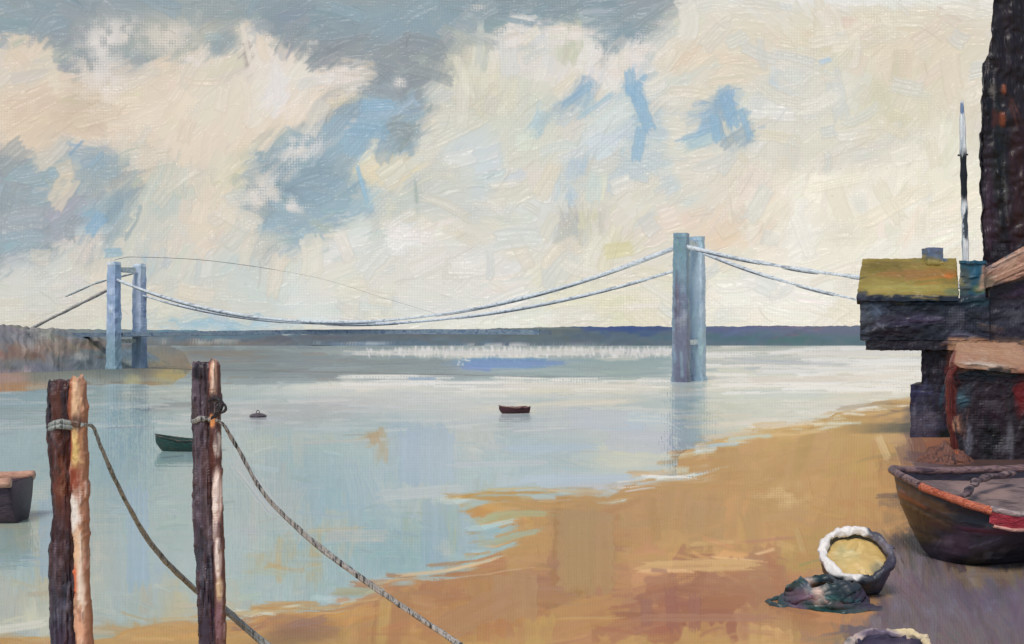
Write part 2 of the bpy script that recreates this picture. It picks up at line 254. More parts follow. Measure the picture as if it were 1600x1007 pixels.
LAND = [
 ('p', SAND, (190,152,98), 3),
 ('e', 1250,690,220,50,-3,(196,160,98),.6), ('e', 1330,650,120,18,-8,(186,148,86),.6), ('e', 1220,680,120,10,-4,(206,172,112),.6), ('e', 1150,780,200,60,0,(184,146,94),.7), ('e', 1060,700,50,26,0,(182,140,92),.6), ('e', 850,785,150,16,2,(186,146,72),.6), ('e', 1000,830,260,40,0,(180,142,94),.6), ('e', 960,815,60,34,0,(176,138,92),.6), ('e', 1320,760,110,60,0,(188,150,92),.7), ('e', 1350,820,60,60,0,(184,142,90),.6),
 ('p', [(590,915),(700,885),(860,880),(960,905),(1090,925),(1230,930),(1260,1030),(560,1030)], (170,122,88), 14), ('e', 1080,975,150,44,0,(158,106,84),.6), ('e', 1090,985,60,30,0,(148,92,72),.6), ('e', 915,880,48,110,0,(172,134,86),.25), ('e', 870,945,30,60,0,(160,118,96),.5), ('e', 805,950,38,60,0,(174,130,88),.4), ('e', 720,940,80,50,-20,(172,124,84),.6), ('e', 700,990,120,18,0,(178,130,78),.6), ('e', 880,1000,70,8,0,(190,150,90),.6),
 ('e', 480,985,110,24,0,(192,146,84),.6), ('e', 470,1000,60,30,0,(160,116,92),.6), ('e', 560,975,60,20,0,(190,144,84),.6), ('e', 1085,910,100,12,-2,(212,168,108),.5), ('e', 1050,920,60,6,0,(226,176,122),.5), ('e', 1030,922,20,6,0,(166,118,90),.4), ('e', 1130,895,80,7,3,(206,160,104),.5), ('e', 1200,865,40,6,-5,(180,120,92),.6), ('e', 1205,885,24,5,-10,(226,182,126),.5),
 ('e', 1260,900,40,40,0,(172,142,84),.6), ('e', 1240,985,90,40,0,(172,128,98),.6), ('e', 1200,960,60,30,0,(166,116,86),.6), ('e', 1290,975,50,12,-10,(190,138,98),.6),
 ('p', [(1375,900),(1420,870),(2600,860),(2600,1400),(1290,1400),(1300,1010),(1365,985)], (108,98,112), 16), ('e', 1450,935,70,50,0,(112,102,118),.6), ('e', 1390,890,30,22,0,(122,102,98),.6), ('e', 1560,960,90,50,0,(104,98,122),.7), ('e', 1490,886,110,14,0,(66,58,70),.6), ('e', 1540,925,70,14,0,(120,104,92),.6), ('e', 1545,907,36,4,-6,(196,170,120),.5,.8),  # dark foreground shadow and shade under the boat painted into the mud
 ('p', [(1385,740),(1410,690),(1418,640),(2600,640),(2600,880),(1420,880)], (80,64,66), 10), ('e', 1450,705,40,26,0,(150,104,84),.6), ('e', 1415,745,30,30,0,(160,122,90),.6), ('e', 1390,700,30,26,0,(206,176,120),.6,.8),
 ('p', [(-900,500),(0,528),(200,528),(250,534),(290,552),(300,575),(290,590),(270,598),(240,601),(130,604),(60,612),(0,616),(-900,660)], (116,108,98), 8),
 ('e', 60,560,130,22,0,(118,112,108),.6), ('e', 110,580,110,16,0,(116,124,124),.6), ('e', 15,592,30,12,0,(158,132,130),.5), ('e', 40,606,80,7,-2,(160,122,88),.6), ('e', 270,588,34,12,0,(166,152,100),.5), ('e', 205,592,14,9,0,(166,164,130),.5), ('e', 240,560,40,14,0,(116,112,106),.6), ('e', 330,562,60,10,0,(124,104,86),.5), ('e', 470,575,60,12,0,(108,130,138),.6), ('e', 330,543,120,8,0,(90,98,108),.6), ('e', 180,560,40,26,0,(96,112,120),.6),
]
def water_col(X, Y): return layout(X, Y, (164,184,193), WATER, 6) * np.array([1.02, 1.02, .965], np.float32)
def land_col(X, Y): return layout(X, Y, (186,147,92), LAND, 6) * np.array([1.01, .97, .87], np.float32)

def fsize(x, y): return min(1.15, max(.42, (y - 505) / 220.))
def flat_ang(x, y): return .0

def paint_water():
    c = Canvas(-80, 1680, 532, 1072, 1.5, water_col); b = (-80, 1680, 532, 1072)
    c.cover(700, 120, 26, flat_ang, 3.5, b, op=.8, dry_p=.1, size_fn=fsize)
    c.cover(1700, 80, 13, flat_ang, 6.5, b, op=.75, dry_p=.25, size_fn=fsize)
    c.C = .5 * c.C + .5 * c.L; c.H *= .7
    c.cover(1100, 70, 22, lambda x, y: 1.57, 4, (0, 800, 680, 960), op=.55, dry_p=.3, size_fn=fsize)
    c.cover(1200, 44, 8, flat_ang, 7.5, b, op=.7, dry_p=.4, size_fn=fsize)
    c.cover(500, 90, 5, lambda x, y: -.03, 6, (-80, 1680, 536, 700), op=.75, dry_p=.5, size_fn=fsize)
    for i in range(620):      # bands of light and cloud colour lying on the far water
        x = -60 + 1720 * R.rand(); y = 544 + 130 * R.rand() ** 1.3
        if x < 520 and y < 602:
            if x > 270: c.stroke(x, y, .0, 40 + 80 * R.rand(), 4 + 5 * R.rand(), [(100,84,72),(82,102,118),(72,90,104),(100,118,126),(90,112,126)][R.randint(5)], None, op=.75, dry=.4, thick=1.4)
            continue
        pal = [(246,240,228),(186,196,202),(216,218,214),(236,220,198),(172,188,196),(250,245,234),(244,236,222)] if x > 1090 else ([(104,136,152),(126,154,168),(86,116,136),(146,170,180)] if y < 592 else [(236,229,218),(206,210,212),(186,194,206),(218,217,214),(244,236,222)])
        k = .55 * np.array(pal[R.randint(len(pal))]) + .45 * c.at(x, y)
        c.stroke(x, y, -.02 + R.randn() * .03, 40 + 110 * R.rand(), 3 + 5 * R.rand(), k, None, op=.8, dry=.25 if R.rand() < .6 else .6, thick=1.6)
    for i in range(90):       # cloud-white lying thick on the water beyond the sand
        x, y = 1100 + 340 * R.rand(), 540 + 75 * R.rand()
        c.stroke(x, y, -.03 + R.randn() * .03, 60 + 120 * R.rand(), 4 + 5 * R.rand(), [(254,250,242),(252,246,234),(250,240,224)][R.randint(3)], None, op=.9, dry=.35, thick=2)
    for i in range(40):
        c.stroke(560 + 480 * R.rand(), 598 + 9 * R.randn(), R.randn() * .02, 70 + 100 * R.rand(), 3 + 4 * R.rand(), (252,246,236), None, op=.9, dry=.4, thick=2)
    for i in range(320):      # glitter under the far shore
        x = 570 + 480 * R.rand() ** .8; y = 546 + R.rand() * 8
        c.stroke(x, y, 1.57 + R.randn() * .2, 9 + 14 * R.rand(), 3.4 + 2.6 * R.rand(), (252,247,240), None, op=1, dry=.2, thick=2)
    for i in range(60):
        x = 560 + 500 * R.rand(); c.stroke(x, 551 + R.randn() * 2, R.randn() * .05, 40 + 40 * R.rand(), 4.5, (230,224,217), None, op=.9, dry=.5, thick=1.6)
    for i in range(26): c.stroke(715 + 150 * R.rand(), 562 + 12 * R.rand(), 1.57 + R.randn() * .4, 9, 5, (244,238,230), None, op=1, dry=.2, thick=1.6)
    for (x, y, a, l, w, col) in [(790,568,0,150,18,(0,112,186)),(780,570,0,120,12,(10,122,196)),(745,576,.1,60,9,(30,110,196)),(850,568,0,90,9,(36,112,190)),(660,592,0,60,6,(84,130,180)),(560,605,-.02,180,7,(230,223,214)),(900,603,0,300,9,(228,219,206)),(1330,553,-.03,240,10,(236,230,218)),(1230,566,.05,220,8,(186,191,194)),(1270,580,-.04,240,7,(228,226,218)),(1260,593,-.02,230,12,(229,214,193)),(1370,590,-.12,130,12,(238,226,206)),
                                 (655,712,1.57,112,46,(156,182,200)),(690,712,1.57,108,40,(160,184,200)),(640,716,1.57,100,34,(150,178,198)),(680,835,1.57,120,44,(146,174,186)),(730,830,1.57,110,34,(150,176,186)),(80,840,1.57,150,40,(142,172,190)),(215,840,1.57,190,36,(146,176,192)),(660,770,-.08,160,20,(190,198,198)),(400,760,.9,130,26,(180,186,186)),
                                 (960,665,.15,110,22,(172,196,220)),(935,655,0,120,30,(182,190,203)),(1000,690,.05,130,36,(182,190,204)),(860,700,-.02,180,13,(168,192,210)),(900,750,-.02,230,18,(178,196,210)),(780,725,-.03,180,11,(190,198,204)),(930,630,-.05,150,8,(226,216,200)),(850,672,0,120,2.4,(110,130,146)),(925,706,-.01,90,2.4,(128,140,150)),(950,770,.03,70,8,(214,202,206)),(1040,744,.05,100,4,(236,230,220)),
                                 (280,630,-.05,80,3.4,(98,102,112)),(240,638,-.07,100,2.4,(104,112,120)),(200,668,-.04,90,4,(140,136,142)),(270,714,-.1,50,3,(74,84,92)),(560,680,0,60,4,(140,142,136)),(530,690,-.05,200,7,(190,190,178)),(30,980,-.15,110,15,(216,212,194)),(90,925,-.1,110,10,(178,166,140)),(320,945,-.06,110,9,(196,182,156)),(585,685,1.3,26,18,(184,140,72)),
                                 (520,828,-.06,110,9,(190,182,150)),(560,838,0,110,22,(186,188,180)),(790,815,.02,110,13,(170,168,130))]:
        c.stroke(x, y, a, l, w, col, None, op=.85, dry=.15, thick=1.6)
    for (x, y, l, w) in [(570,840,120,40),(700,850,70,80),(440,930,110,50),(250,930,60,110),(150,880,50,150),(870,830,90,40),(60,760,90,70)]:
        c.stroke(x, y, .02 if l > w else .0, l, w, (200,196,176), None, op=.7, dry=.86, thick=1.2)
    for i in range(170):
        x, y = R.rand() * 1100, 600 + R.rand() * 380
        k = c.at(x, y); d = 30 if R.rand() < .55 else -38
        c.stroke(x, y, (1.5 if R.rand() < .4 else 0) + R.randn() * .12, 16 + 40 * R.rand(), 1.8 + R.rand(), k + d, None, op=.5, dry=.35, thick=2.4)
    c.C *= (1 + .07 * (c.weave - .5) * sstep(.3, .7, vnoise(c.X / 90 + 5, c.Y / 50)))[..., None]
    return c

def paint_land():
    c = Canvas(-80, 1680, 532, 1072, 1.5, land_col); c.hair = 8.; c.body = .35; b = (-80, 1680, 532, 1072)
    c.cover(900, 110, 26, flat_ang, 4, b, op=.8, dry_p=.1, size_fn=fsize)
    c.cover(1200, 76, 17, flat_ang, 7.5, b, op=.75, dry_p=.25, size_fn=fsize)
    c.C = .5 * c.C + .5 * c.L; c.H *= .7
    c.cover(300, 110, 54, lambda x, y: 1.57 if R.rand() < .5 else 0., 6.5, (560, 1400, 700, 1072), op=.75, dry_p=.2)
    c.cover(700, 60, 10, flat_ang, 7, (0, 1680, 610, 1072), op=.65, dry_p=.4, size_fn=fsize)
    c.cover(700, 40, 8, lambda x, y: 1.57, 8, (0, 540, 535, 615), op=.6, dry_p=.4, size_fn=lambda x, y: .5)
    c.cover(700, 60, 16, lambda x, y: 1.2, 9, (1370, 1680, 860, 1072), op=.6, dry_p=.5)
    for (x, y, a, l, w, col) in [(915,880,1.57,180,88,(173,135,87)),(905,880,1.57,170,50,(170,134,84)),(805,960,1.57,110,70,(174,131,88)),(1090,912,-.02,220,22,(212,170,110)),(1040,921,.0,100,9,(228,178,124)),(1130,905,.04,130,12,(206,164,106)),(1030,920,.1,34,10,(164,116,90)),(1150,900,.1,110,5,(230,186,130)),(1200,868,-.1,90,8,(184,124,96)),
                                 (850,775,.02,180,10,(190,150,72)),(1060,748,.08,100,8,(176,136,80)),(1210,683,-.08,200,10,(212,180,122)),(1370,640,-.1,130,9,(172,138,86)),(1050,985,1.5,90,22,(150,92,72)),(1085,990,1.57,80,20,(152,96,76)),(1010,990,1.57,60,20,(150,98,78)),(750,985,-.5,150,50,(172,126,84)),(540,975,.0,130,20,(194,146,82)),(480,990,-.4,80,20,(158,114,92)),(700,893,-.1,180,8,(206,166,112)),(760,912,-.02,170,6,(202,160,118)),
                                 (1100,1000,0,260,16,(166,116,86)),(920,1000,-.02,130,7,(194,152,92)),(1250,870,1.3,60,12,(190,154,96)),(1195,888,-.3,40,8,(232,190,136)),(1380,710,1.2,60,14,(210,178,124)),(1430,705,1.4,60,30,(126,90,76)),(1415,725,1.3,50,26,(140,104,82)),(1440,730,.2,70,20,(104,78,76)),(1450,745,0,70,16,(88,70,76)),(1545,907,-.05,70,6,(204,176,126)),(1540,928,0,120,12,(126,108,92)),(1270,905,-.3,60,7,(146,140,78))]:
        c.stroke(x, y, a, l, w, col, None, op=.85, dry=.15, thick=1.7)
    for (x, y, l, w) in [(1230,790,190,60),(1100,700,60,70),(1270,640,130,16),(1200,655,110,12)]:
        c.stroke(x, y, 0, l, w, (222,190,130), None, op=.7, dry=.9, thick=1.2)
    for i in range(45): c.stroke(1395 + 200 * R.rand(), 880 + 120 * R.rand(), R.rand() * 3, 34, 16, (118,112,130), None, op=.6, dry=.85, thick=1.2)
    for i in range(130):
        x, y = 560 + R.rand() * 800, 680 + R.rand() * 330
        k = c.at(x, y); d = 34 if R.rand() < .5 else -34
        c.stroke(x, y, (1.5 if R.rand() < .4 else 0) + R.randn() * .12, 16 + 50 * R.rand(), 1.8 + R.rand(), k + d, None, op=.5, dry=.35, thick=2.6)
    c.C *= (1 + .07 * (c.weave - .5) * sstep(.3, .7, vnoise(c.X / 90 + 5, c.Y / 50)))[..., None]
    return c
# ------------------------------------------------------------------ scene, camera, light
S = bpy.context.scene
COL = S.collection
cam = bpy.data.cameras.new('camera'); cam.sensor_width = 36.0; cam.lens = 36.0 * F / 1600; cam.shift_y = (HY - 503.5) / 1600
cam.clip_start = .1; cam.clip_end = 12000
co = bpy.data.objects.new('camera', cam); COL.objects.link(co); co.location = (0, 0, CH); co.rotation_euler = (math.pi / 2, 0, 0); S.camera = co
SUN_EL, SUN_AZ = math.radians(54), math.radians(200)      # azimuth clockwise from straight ahead (+Y)
sd_ = Vector((math.sin(SUN_AZ) * math.cos(SUN_EL), math.cos(SUN_AZ) * math.cos(SUN_EL), math.sin(SUN_EL)))
sl = bpy.data.lights.new('sun', 'SUN'); sl.energy = 2.1; sl.angle = math.radians(20); sl.color = (1, .94, .84)
so = bpy.data.objects.new('sun', sl); COL.objects.link(so); so.rotation_euler = sd_.to_track_quat('Z', 'Y').to_euler()
wd = bpy.data.worlds.new('World'); S.world = wd; wd.use_nodes = True
wn = wd.node_tree; bg = wn.nodes['Background']; st = wn.nodes.new('ShaderNodeTexSky'); st.sky_type = 'NISHITA'; st.sun_disc = False
st.sun_elevation = SUN_EL; st.sun_rotation = SUN_AZ
wn.links.new(st.outputs[0], bg.inputs[0]); bg.inputs[1].default_value = .10
S.view_settings.view_transform = 'Standard'; S.view_settings.look = 'None'; S.view_settings.gamma = 1; S.view_settings.exposure = 0
K = .80                                                  # how bright a white sheet lies in this light

# ------------------------------------------------------------------ materials
LIFT = 1.2                                                # objects are mixed for this softer light
class Nt:
    def __init__(s, name):
        s.m = bpy.data.materials.new(name); s.m.use_nodes = True; s.t = s.m.node_tree
        s.p = s.t.nodes['Principled BSDF']
    def n(s, typ, **k):
        q = s.t.nodes.new('ShaderNode' + typ)
        for a, b in k.items(): setattr(q, a, b)
        return q
    def l(s, a, b): s.t.links.new(a, b)
    def math(s, op, a, b=None, c=None, clamp=False):
        q = s.n('Math', operation=op, use_clamp=clamp)
        for i, v in enumerate((a, b, c)):
            if v is None: continue
            if isinstance(v, (int, float)): q.inputs[i].default_value = v
            else: s.l(v, q.inputs[i])
        return q.outputs[0]
    def mix(s, f, a, b):
        q = s.n('Mix', data_type='RGBA')
        for i, v in ((0, f), (6, a), (7, b)):
            if isinstance(v, (int, float)): q.inputs[i].default_value = v
            elif isinstance(v, (tuple, list, np.ndarray)): q.inputs[i].default_value = tuple(float(t) for t in v[:3]) + (1,)
            else: s.l(v, q.inputs[i])
        return q.outputs[2]
    def noise(s, vec, scale=1., detail=3., dist=0.):
        q = s.n('TexNoise'); q.inputs['Scale'].default_value = scale; q.inputs['Detail'].default_value = detail; q.inputs['Distortion'].default_value = dist
        s.l(vec, q.inputs['Vector']); return q.outputs[0]
    def mapping(s, vec, sc, loc=(0, 0, 0), rot=(0, 0, 0)):
        q = s.n('Mapping'); q.inputs['Scale'].default_value = sc; q.inputs['Location'].default_value = loc; q.inputs['Rotation'].default_value = rot; s.l(vec, q.inputs['Vector']); return q.outputs[0]

def paint(name, cols, px, loc=(0, 0, 0), axis='z', dabs=(), rough=.42, bump=1.0, speck=.3, k=None, along=70, across=9, rot=(0, 0, 0)):
    """oil paint worked over an object: cols are its own colours, px the size in metres of one brush hair, axis the way the brush ran,
    dabs = [(world point, (rx, ry, rz), colour)] single touches of another colour"""
    t = Nt(name); k = (k or 1.0) * LIFT
    C = [tuple(lin(c) * k) for c in cols]
    tc = t.n('TexCoord').outputs['Object']
    rnd = random.Random(name).random() * 50
    sc = {'x': (1 / (along * px), 1 / (across * px), 1 / (across * px)), 'y': (1 / (across * px), 1 / (along * px), 1 / (across * px)), 'z': (1 / (across * px), 1 / (across * px), 1 / (along * px))}[axis]
    v = t.mapping(tc, sc, (rnd, rnd * .7, rnd * .3), rot)
    a = t.noise(v, 1., 3., .6)
    cr = t.n('ValToRGB'); e = cr.color_ramp.elements; n = len(C)
    lo, hi = .34, .66
    while len(e) < n: e.new(.5)
    for i in range(n):
        e[i].position = lo + (hi - lo) * i / max(1, n - 1); e[i].color = C[i] + (1,)
    cr.color_ramp.interpolation = 'B_SPLINE' if n > 3 else 'LINEAR'
    t.l(a, cr.inputs[0]); col = cr.outputs[0]
    warp = t.n('VectorMath', operation='MULTIPLY_ADD'); nz = t.n('TexNoise'); nz.inputs['Scale'].default_value = 1 / (14 * px); nz.inputs['Detail'].default_value = 3
    t.l(tc, nz.inputs['Vector']); t.l(nz.outputs[1], warp.inputs[0]); warp.inputs[1].default_value = (9 * px,) * 3
    sub = t.n('VectorMath', operation='SUBTRACT'); t.l(tc, sub.inputs[0]); sub.inputs[1].default_value = (4.5 * px,) * 3
    t.l(sub.outputs[0], warp.inputs[2])
    fine = t.noise(t.mapping(tc, tuple(q * 4.5 if i != 'xyz'.index(axis) else q * 2.5 for i, q in enumerate(sc)), (rnd, 3, 9), rot), 1., 2., .3)
    for (w, r, c) in dabs:
        o = Vector(w) - Vector(loc)
        mp = t.n('VectorMath', operation='SUBTRACT'); t.l(warp.outputs[0], mp.inputs[0]); mp.inputs[1].default_value = o
        dv = t.n('VectorMath', operation='DIVIDE'); t.l(mp.outputs[0], dv.inputs[0]); dv.inputs[1].default_value = r
        ln = t.n('VectorMath', operation='LENGTH'); t.l(dv.outputs[0], ln.inputs[0])
        m = t.math('ADD', t.math('MULTIPLY', t.math('SUBTRACT', 1.0, ln.outputs['Value']), 3.5), t.math('MULTIPLY', t.math('SUBTRACT', fine, .5), 1.6), clamp=True)
        col = t.mix(m, col, tuple(lin(c) * k))
    g = t.math('MULTIPLY_ADD', fine, 1.0, .5)
    vm = t.n('VectorMath', operation='SCALE'); t.l(col, vm.inputs[0]); t.l(g, vm.inputs['Scale']); col = vm.outputs[0]
    # pale specks mixed into the colour, as if canvas tooth caught the light
    wx = t.n('SeparateXYZ'); t.l(tc, wx.inputs[0]); f = 2 * math.pi / (4.2 * px)
    wv = t.math('ADD', t.math('SINE', t.math('MULTIPLY', t.math('ADD', wx.outputs[0], wx.outputs[1]), f)), t.math('SINE', t.math('MULTIPLY', wx.outputs[2], f)))
    if speck:
        pm = t.noise(tc, 1 / (40 * px), 3., .5); sp = t.noise(tc, 1 / (2.2 * px), 1., 0)
        q = t.math('ADD', t.math('MULTIPLY', wv, .05), t.math('ADD', sp, t.math('MULTIPLY', pm, .8)))
        m = t.math('MULTIPLY', t.math('SUBTRACT', q, 1.33 - speck * .3), 5., clamp=True)
        m = t.math('MULTIPLY', m, .55)
        col = t.mix(m, col, tuple(lin((176, 172, 176)) * k))
    t.l(col, t.p.inputs['Base Color'])
    hgt = t.math('ADD', t.math('MULTIPLY', fine, 2.2), t.math('ADD', t.math('MULTIPLY', a, 1.5), t.math('MULTIPLY', wv, .05)))
    b = t.n('Bump'); b.inputs['Strength'].default_value = .8; b.inputs['Distance'].default_value = px * 1.3 * bump; t.l(hgt, b.inputs['Height']); t.l(b.outputs[0], t.p.inputs['Normal'])
    t.p.inputs['Roughness'].default_value = rough; t.p.inputs['Specular IOR Level'].default_value = .4
    return t.m

# ------------------------------------------------------------------ sheets of paint -> meshes
def grid_mesh(name, P, col, hgt, keep=None):
    ny, nx = P.shape[:2]
    idx = np.arange(ny * nx).reshape(ny, nx)
    q = np.stack([idx[:-1, :-1], idx[1:, :-1], idx[1:, 1:], idx[:-1, 1:]], -1)
    q = q[keep] if keep is not None else q.reshape(-1, 4)
    used = np.unique(q); mp = np.zeros(ny * nx, np.int64); mp[used] = np.arange(len(used)); q = mp[q]
    V = P.reshape(-1, 3)[used]; Cc = col.reshape(-1, 3)[used]; Hh = hgt.reshape(-1)[used]
    return V, q, Cc, Hh

def make_mesh(name, packs, mat):
    V = np.concatenate([p[0] for p in packs]); off = np.cumsum([0] + [len(p[0]) for p in packs])
    Q = np.concatenate([p[1] + o for p, o in zip(packs, off)]); Cc = np.concatenate([p[2] for p in packs]); Hh = np.concatenate([p[3] for p in packs])
    me = bpy.data.meshes.new(name); me.vertices.add(len(V)); me.vertices.foreach_set('co', V.astype(np.float32).ravel())
    me.loops.add(Q.size); me.loops.foreach_set('vertex_index', Q.astype(np.int32).ravel())
    me.polygons.add(len(Q)); me.polygons.foreach_set('loop_start', np.arange(0, Q.size, 4, dtype=np.int32))
    me.polygons.foreach_set('use_smooth', np.ones(len(Q), bool))
    me.update(calc_edges=True)
    a = me.attributes.new('tint', 'FLOAT_COLOR', 'POINT'); a.data.foreach_set('color', np.concatenate([lin(np.clip(Cc, 0, 255)), np.ones((len(V), 1))], 1).astype(np.float32).ravel())
    a = me.attributes.new('relief', 'FLOAT', 'POINT'); a.data.foreach_set('value', Hh.astype(np.float32))
    me.materials.append(mat)
    o = bpy.data.objects.new(name, me); COL.objects.link(o); o['kind'] = 'structure'
    return o

def sheet_mat(name, gain, emit=0., rough=.5, spec=.4, bump=1., water=False):
    t = Nt(name)
    a = t.n('Attribute', attribute_name='tint'); h = t.n('Attribute', attribute_name='relief')
    vm = t.n('VectorMath', operation='SCALE'); t.l(a.outputs['Color'], vm.inputs[0]); vm.inputs['Scale'].default_value = gain
    t.l(vm.outputs[0], t.p.inputs['Base Color'])
    if emit:
        t.l(a.outputs['Color'], t.p.inputs['Emission Color']); t.p.inputs['Emission Strength'].default_value = emit
    b = t.n('Bump'); b.inputs['Strength'].default_value = 1.; b.inputs['Distance'].default_value = bump; t.l(h.outputs['Fac'], b.inputs['Height'])
    nrm = b.outputs[0]
    if water:
        tc = t.n('TexCoord').outputs['Object']
        w1 = t.noise(t.mapping(tc, (.35, 1.1, 1)), 1., 3., .4)
        b2 = t.n('Bump'); b2.inputs['Strength'].default_value = .5; b2.inputs['Distance'].default_value = .03; t.l(w1, b2.inputs['Height']); t.l(nrm, b2.inputs['Normal']); nrm = b2.outputs[0]
        # silty water: painted colour, light bands and glitter included, with a thin reflecting skin
        df = t.n('BsdfDiffuse'); gl = t.n('BsdfGlossy'); mx = t.n('MixShader'); fr = t.n('Fresnel'); fr.inputs[0].default_value = 1.2
        t.l(vm.outputs[0], df.inputs[0]); gl.inputs['Roughness'].default_value = rough
        t.l(nrm, df.inputs['Normal']); t.l(nrm, gl.inputs['Normal'])
        t.l(t.math('MINIMUM', fr.outputs[0], .44), mx.inputs[0]); t.l(df.outputs[0], mx.inputs[1]); t.l(gl.outputs[0], mx.inputs[2])
        t.l(mx.outputs[0], t.t.nodes['Material Output'].inputs['Surface'])
    else:
        tc = t.n('TexCoord').outputs['Object']
    t.l(nrm, t.p.inputs['Normal'])
    t.p.inputs['Roughness'].default_value = rough; t.p.inputs['Specular IOR Level'].default_value = spec
    return t.m

# sky
def sky_pts(X, Y, r):
    D = np.stack([(X - CX) / F, np.ones_like(X), (HY - Y) / F], -1); D /= np.linalg.norm(D, axis=-1, keepdims=True)
    return D * r + np.array([0, 0, CH])
cs = paint_sky()
Xo, Yo = np.meshgrid(np.arange(-1900, 3501, 25.), np.arange(-900, 565, 15.))
sky = make_mesh('sky', [grid_mesh('s', sky_pts(cs.X, cs.Y, 2500.), cs.C, cs.H * 1.46), grid_mesh('o', sky_pts(Xo, Yo, 2535.), sky_col(Xo, Yo), Xo * 0)], sheet_mat('sky_paint', .12, emit=.88, rough=.40, spec=.4, bump=6.5))

# ground and river
BANK = [it[1] for it in LAND if it[0] == 'p' and it[1][0] == (-900, 500)][0]
def land_z(X, Y):
    sd = np.maximum(poly_sd(X, Y, SAND), poly_sd(X, Y, BANK))
    s_ = np.clip((Y - 520) / 120, .15, 1)
    sd = sd + s_ * (8 * fbm(X / 60, Y / 14, 2) + 2 * fbm(X / 15, Y / 5, 2))
    return np.where(sd > 0, np.minimum(.35, .35 * np.tanh(np.maximum(sd, 0) / 70)), np.maximum(-.8, sd * .02))
def ground_pts(X, Y, Z):
    d = CH * F / (Y - HY)
    return np.stack([(X - CX) / F * d, d, Z], -1)
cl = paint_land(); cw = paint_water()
for c_, f_ in ((cs, .55), (cl, .4), (cw, .4)): c_.H += f_ * c_.weave
zl = land_z(cl.X, cl.Y)
wet = np.clip(1 - np.abs(zl) / .10, 0, 1) * sstep(.25, .6, vnoise(cl.X / 26, cl.Y / 6) * .8 + cl.weave * .35 - .15)   # thin wet film at the water line
mixc = .5 * cl.C + .5 * cw.C
cl.C = cl.C + (mixc - cl.C) * wet[..., None]; cw.C = cw.C + (mixc - cw.C) * wet[..., None]
dl = CH * F / (cl.Y - HY)
# ragged strokes of wet sand and shallow water dragged across the water line, the same on both sheets
ys_, xs_ = np.where((np.abs(zl) < .09) & (cl.X > 330))
for q_ in R.choice(len(ys_), 420):
    x_, y_ = cl.X[ys_[q_], xs_[q_]], cl.Y[ys_[q_], xs_[q_]]; f_ = fsize(x_, y_)
    src = cl if R.rand() < .5 else cw
    k_ = src.at(x_ + (60 if src is cl else -60) * f_, y_ + (6 if src is cl else -6)) + R.randn() * 6 + (26 if R.rand() < .15 else 0)
    st_ = R.get_state()
    for c_ in (cl, cw):
        R.set_state(st_); c_.stroke(x_, y_, -.03 + R.randn() * .08, (30 + 80 * R.rand()) * f_, (4 + 8 * R.rand()) * f_, k_, None, op=.85, dry=.3 if R.rand() < .5 else .6, thick=1.4)
for (x_, y_, a_, l_, w_, k_) in [(1040,746,.05,110,7,(240,234,224)),(985,752,-.1,60,5,(232,222,206)),(900,768,.03,130,7,(206,176,120)),(800,764,-.04,110,6,(200,170,96)),(810,815,.02,130,14,(168,166,120)),(800,848,0,120,12,(160,168,140)),(700,892,-.1,200,8,(222,188,140)),(620,908,-.15,90,7,(196,176,130)),(540,948,-.05,140,9,(196,158,100)),(1140,680,-.1,120,10,(206,190,160)),(1230,664,-.08,110,9,(222,204,176)),(1350,634,-.12,110,8,(160,138,104)),(560,925,0,100,14,(170,168,130)),(420,958,0,130,9,(190,168,120)),(300,966,-.05,120,8,(192,172,130))]:
    st_ = R.get_state()
    for c_ in (cl, cw): R.set_state(st_); c_.stroke(x_, y_, a_, l_, w_, k_, None, op=.9, dry=.3, thick=1.8)
kl = np.maximum.reduce([zl[:-1, :-1], zl[1:, :-1], zl[1:, 1:], zl[:-1, 1:]]) > -.12
kw = np.minimum.reduce([zl[:-1, :-1], zl[1:, :-1], zl[1:, 1:], zl[:-1, 1:]]) < .06
zb = zl + .02 * cl.H * np.clip(dl / 60, .3, 1) * np.clip(zl / .2, 0, 1)
Xg, Yg = np.meshgrid(np.arange(-2600, 4201, 25.), np.concatenate([np.arange(530.2, 534, .6), np.arange(534, 620, 3.), np.arange(620, 1100, 12.), np.geomspace(1100, 6000, 30)]))
zo = land_z(Xg, Yg)
def flat_quad(z, c):
    V = np.array([[-120, 3., z], [-120, -80, z], [120, -80, z], [120, 3., z]], float)
    return V, np.array([[0, 1, 2, 3]]), np.array([c] * 4, float), np.zeros(4)
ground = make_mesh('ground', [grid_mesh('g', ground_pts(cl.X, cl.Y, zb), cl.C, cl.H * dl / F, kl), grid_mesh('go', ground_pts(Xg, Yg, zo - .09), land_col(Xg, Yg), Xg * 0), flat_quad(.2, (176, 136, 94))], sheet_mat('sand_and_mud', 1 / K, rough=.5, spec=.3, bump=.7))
river = make_mesh('river', [grid_mesh('w', ground_pts(cw.X, cw.Y, cw.X * 0), cw.C, cw.H * dl / F, kw), grid_mesh('wo', ground_pts(Xg, Yg, Xg * 0 - .05), water_col(Xg, Yg), Xg * 0, np.minimum.reduce([zo[:-1, :-1], zo[1:, :-1], zo[1:, 1:], zo[:-1, 1:]]) < .05)], sheet_mat('river_paint', 1.0 / K * .94, rough=.10, spec=.14, bump=.4, water=True))

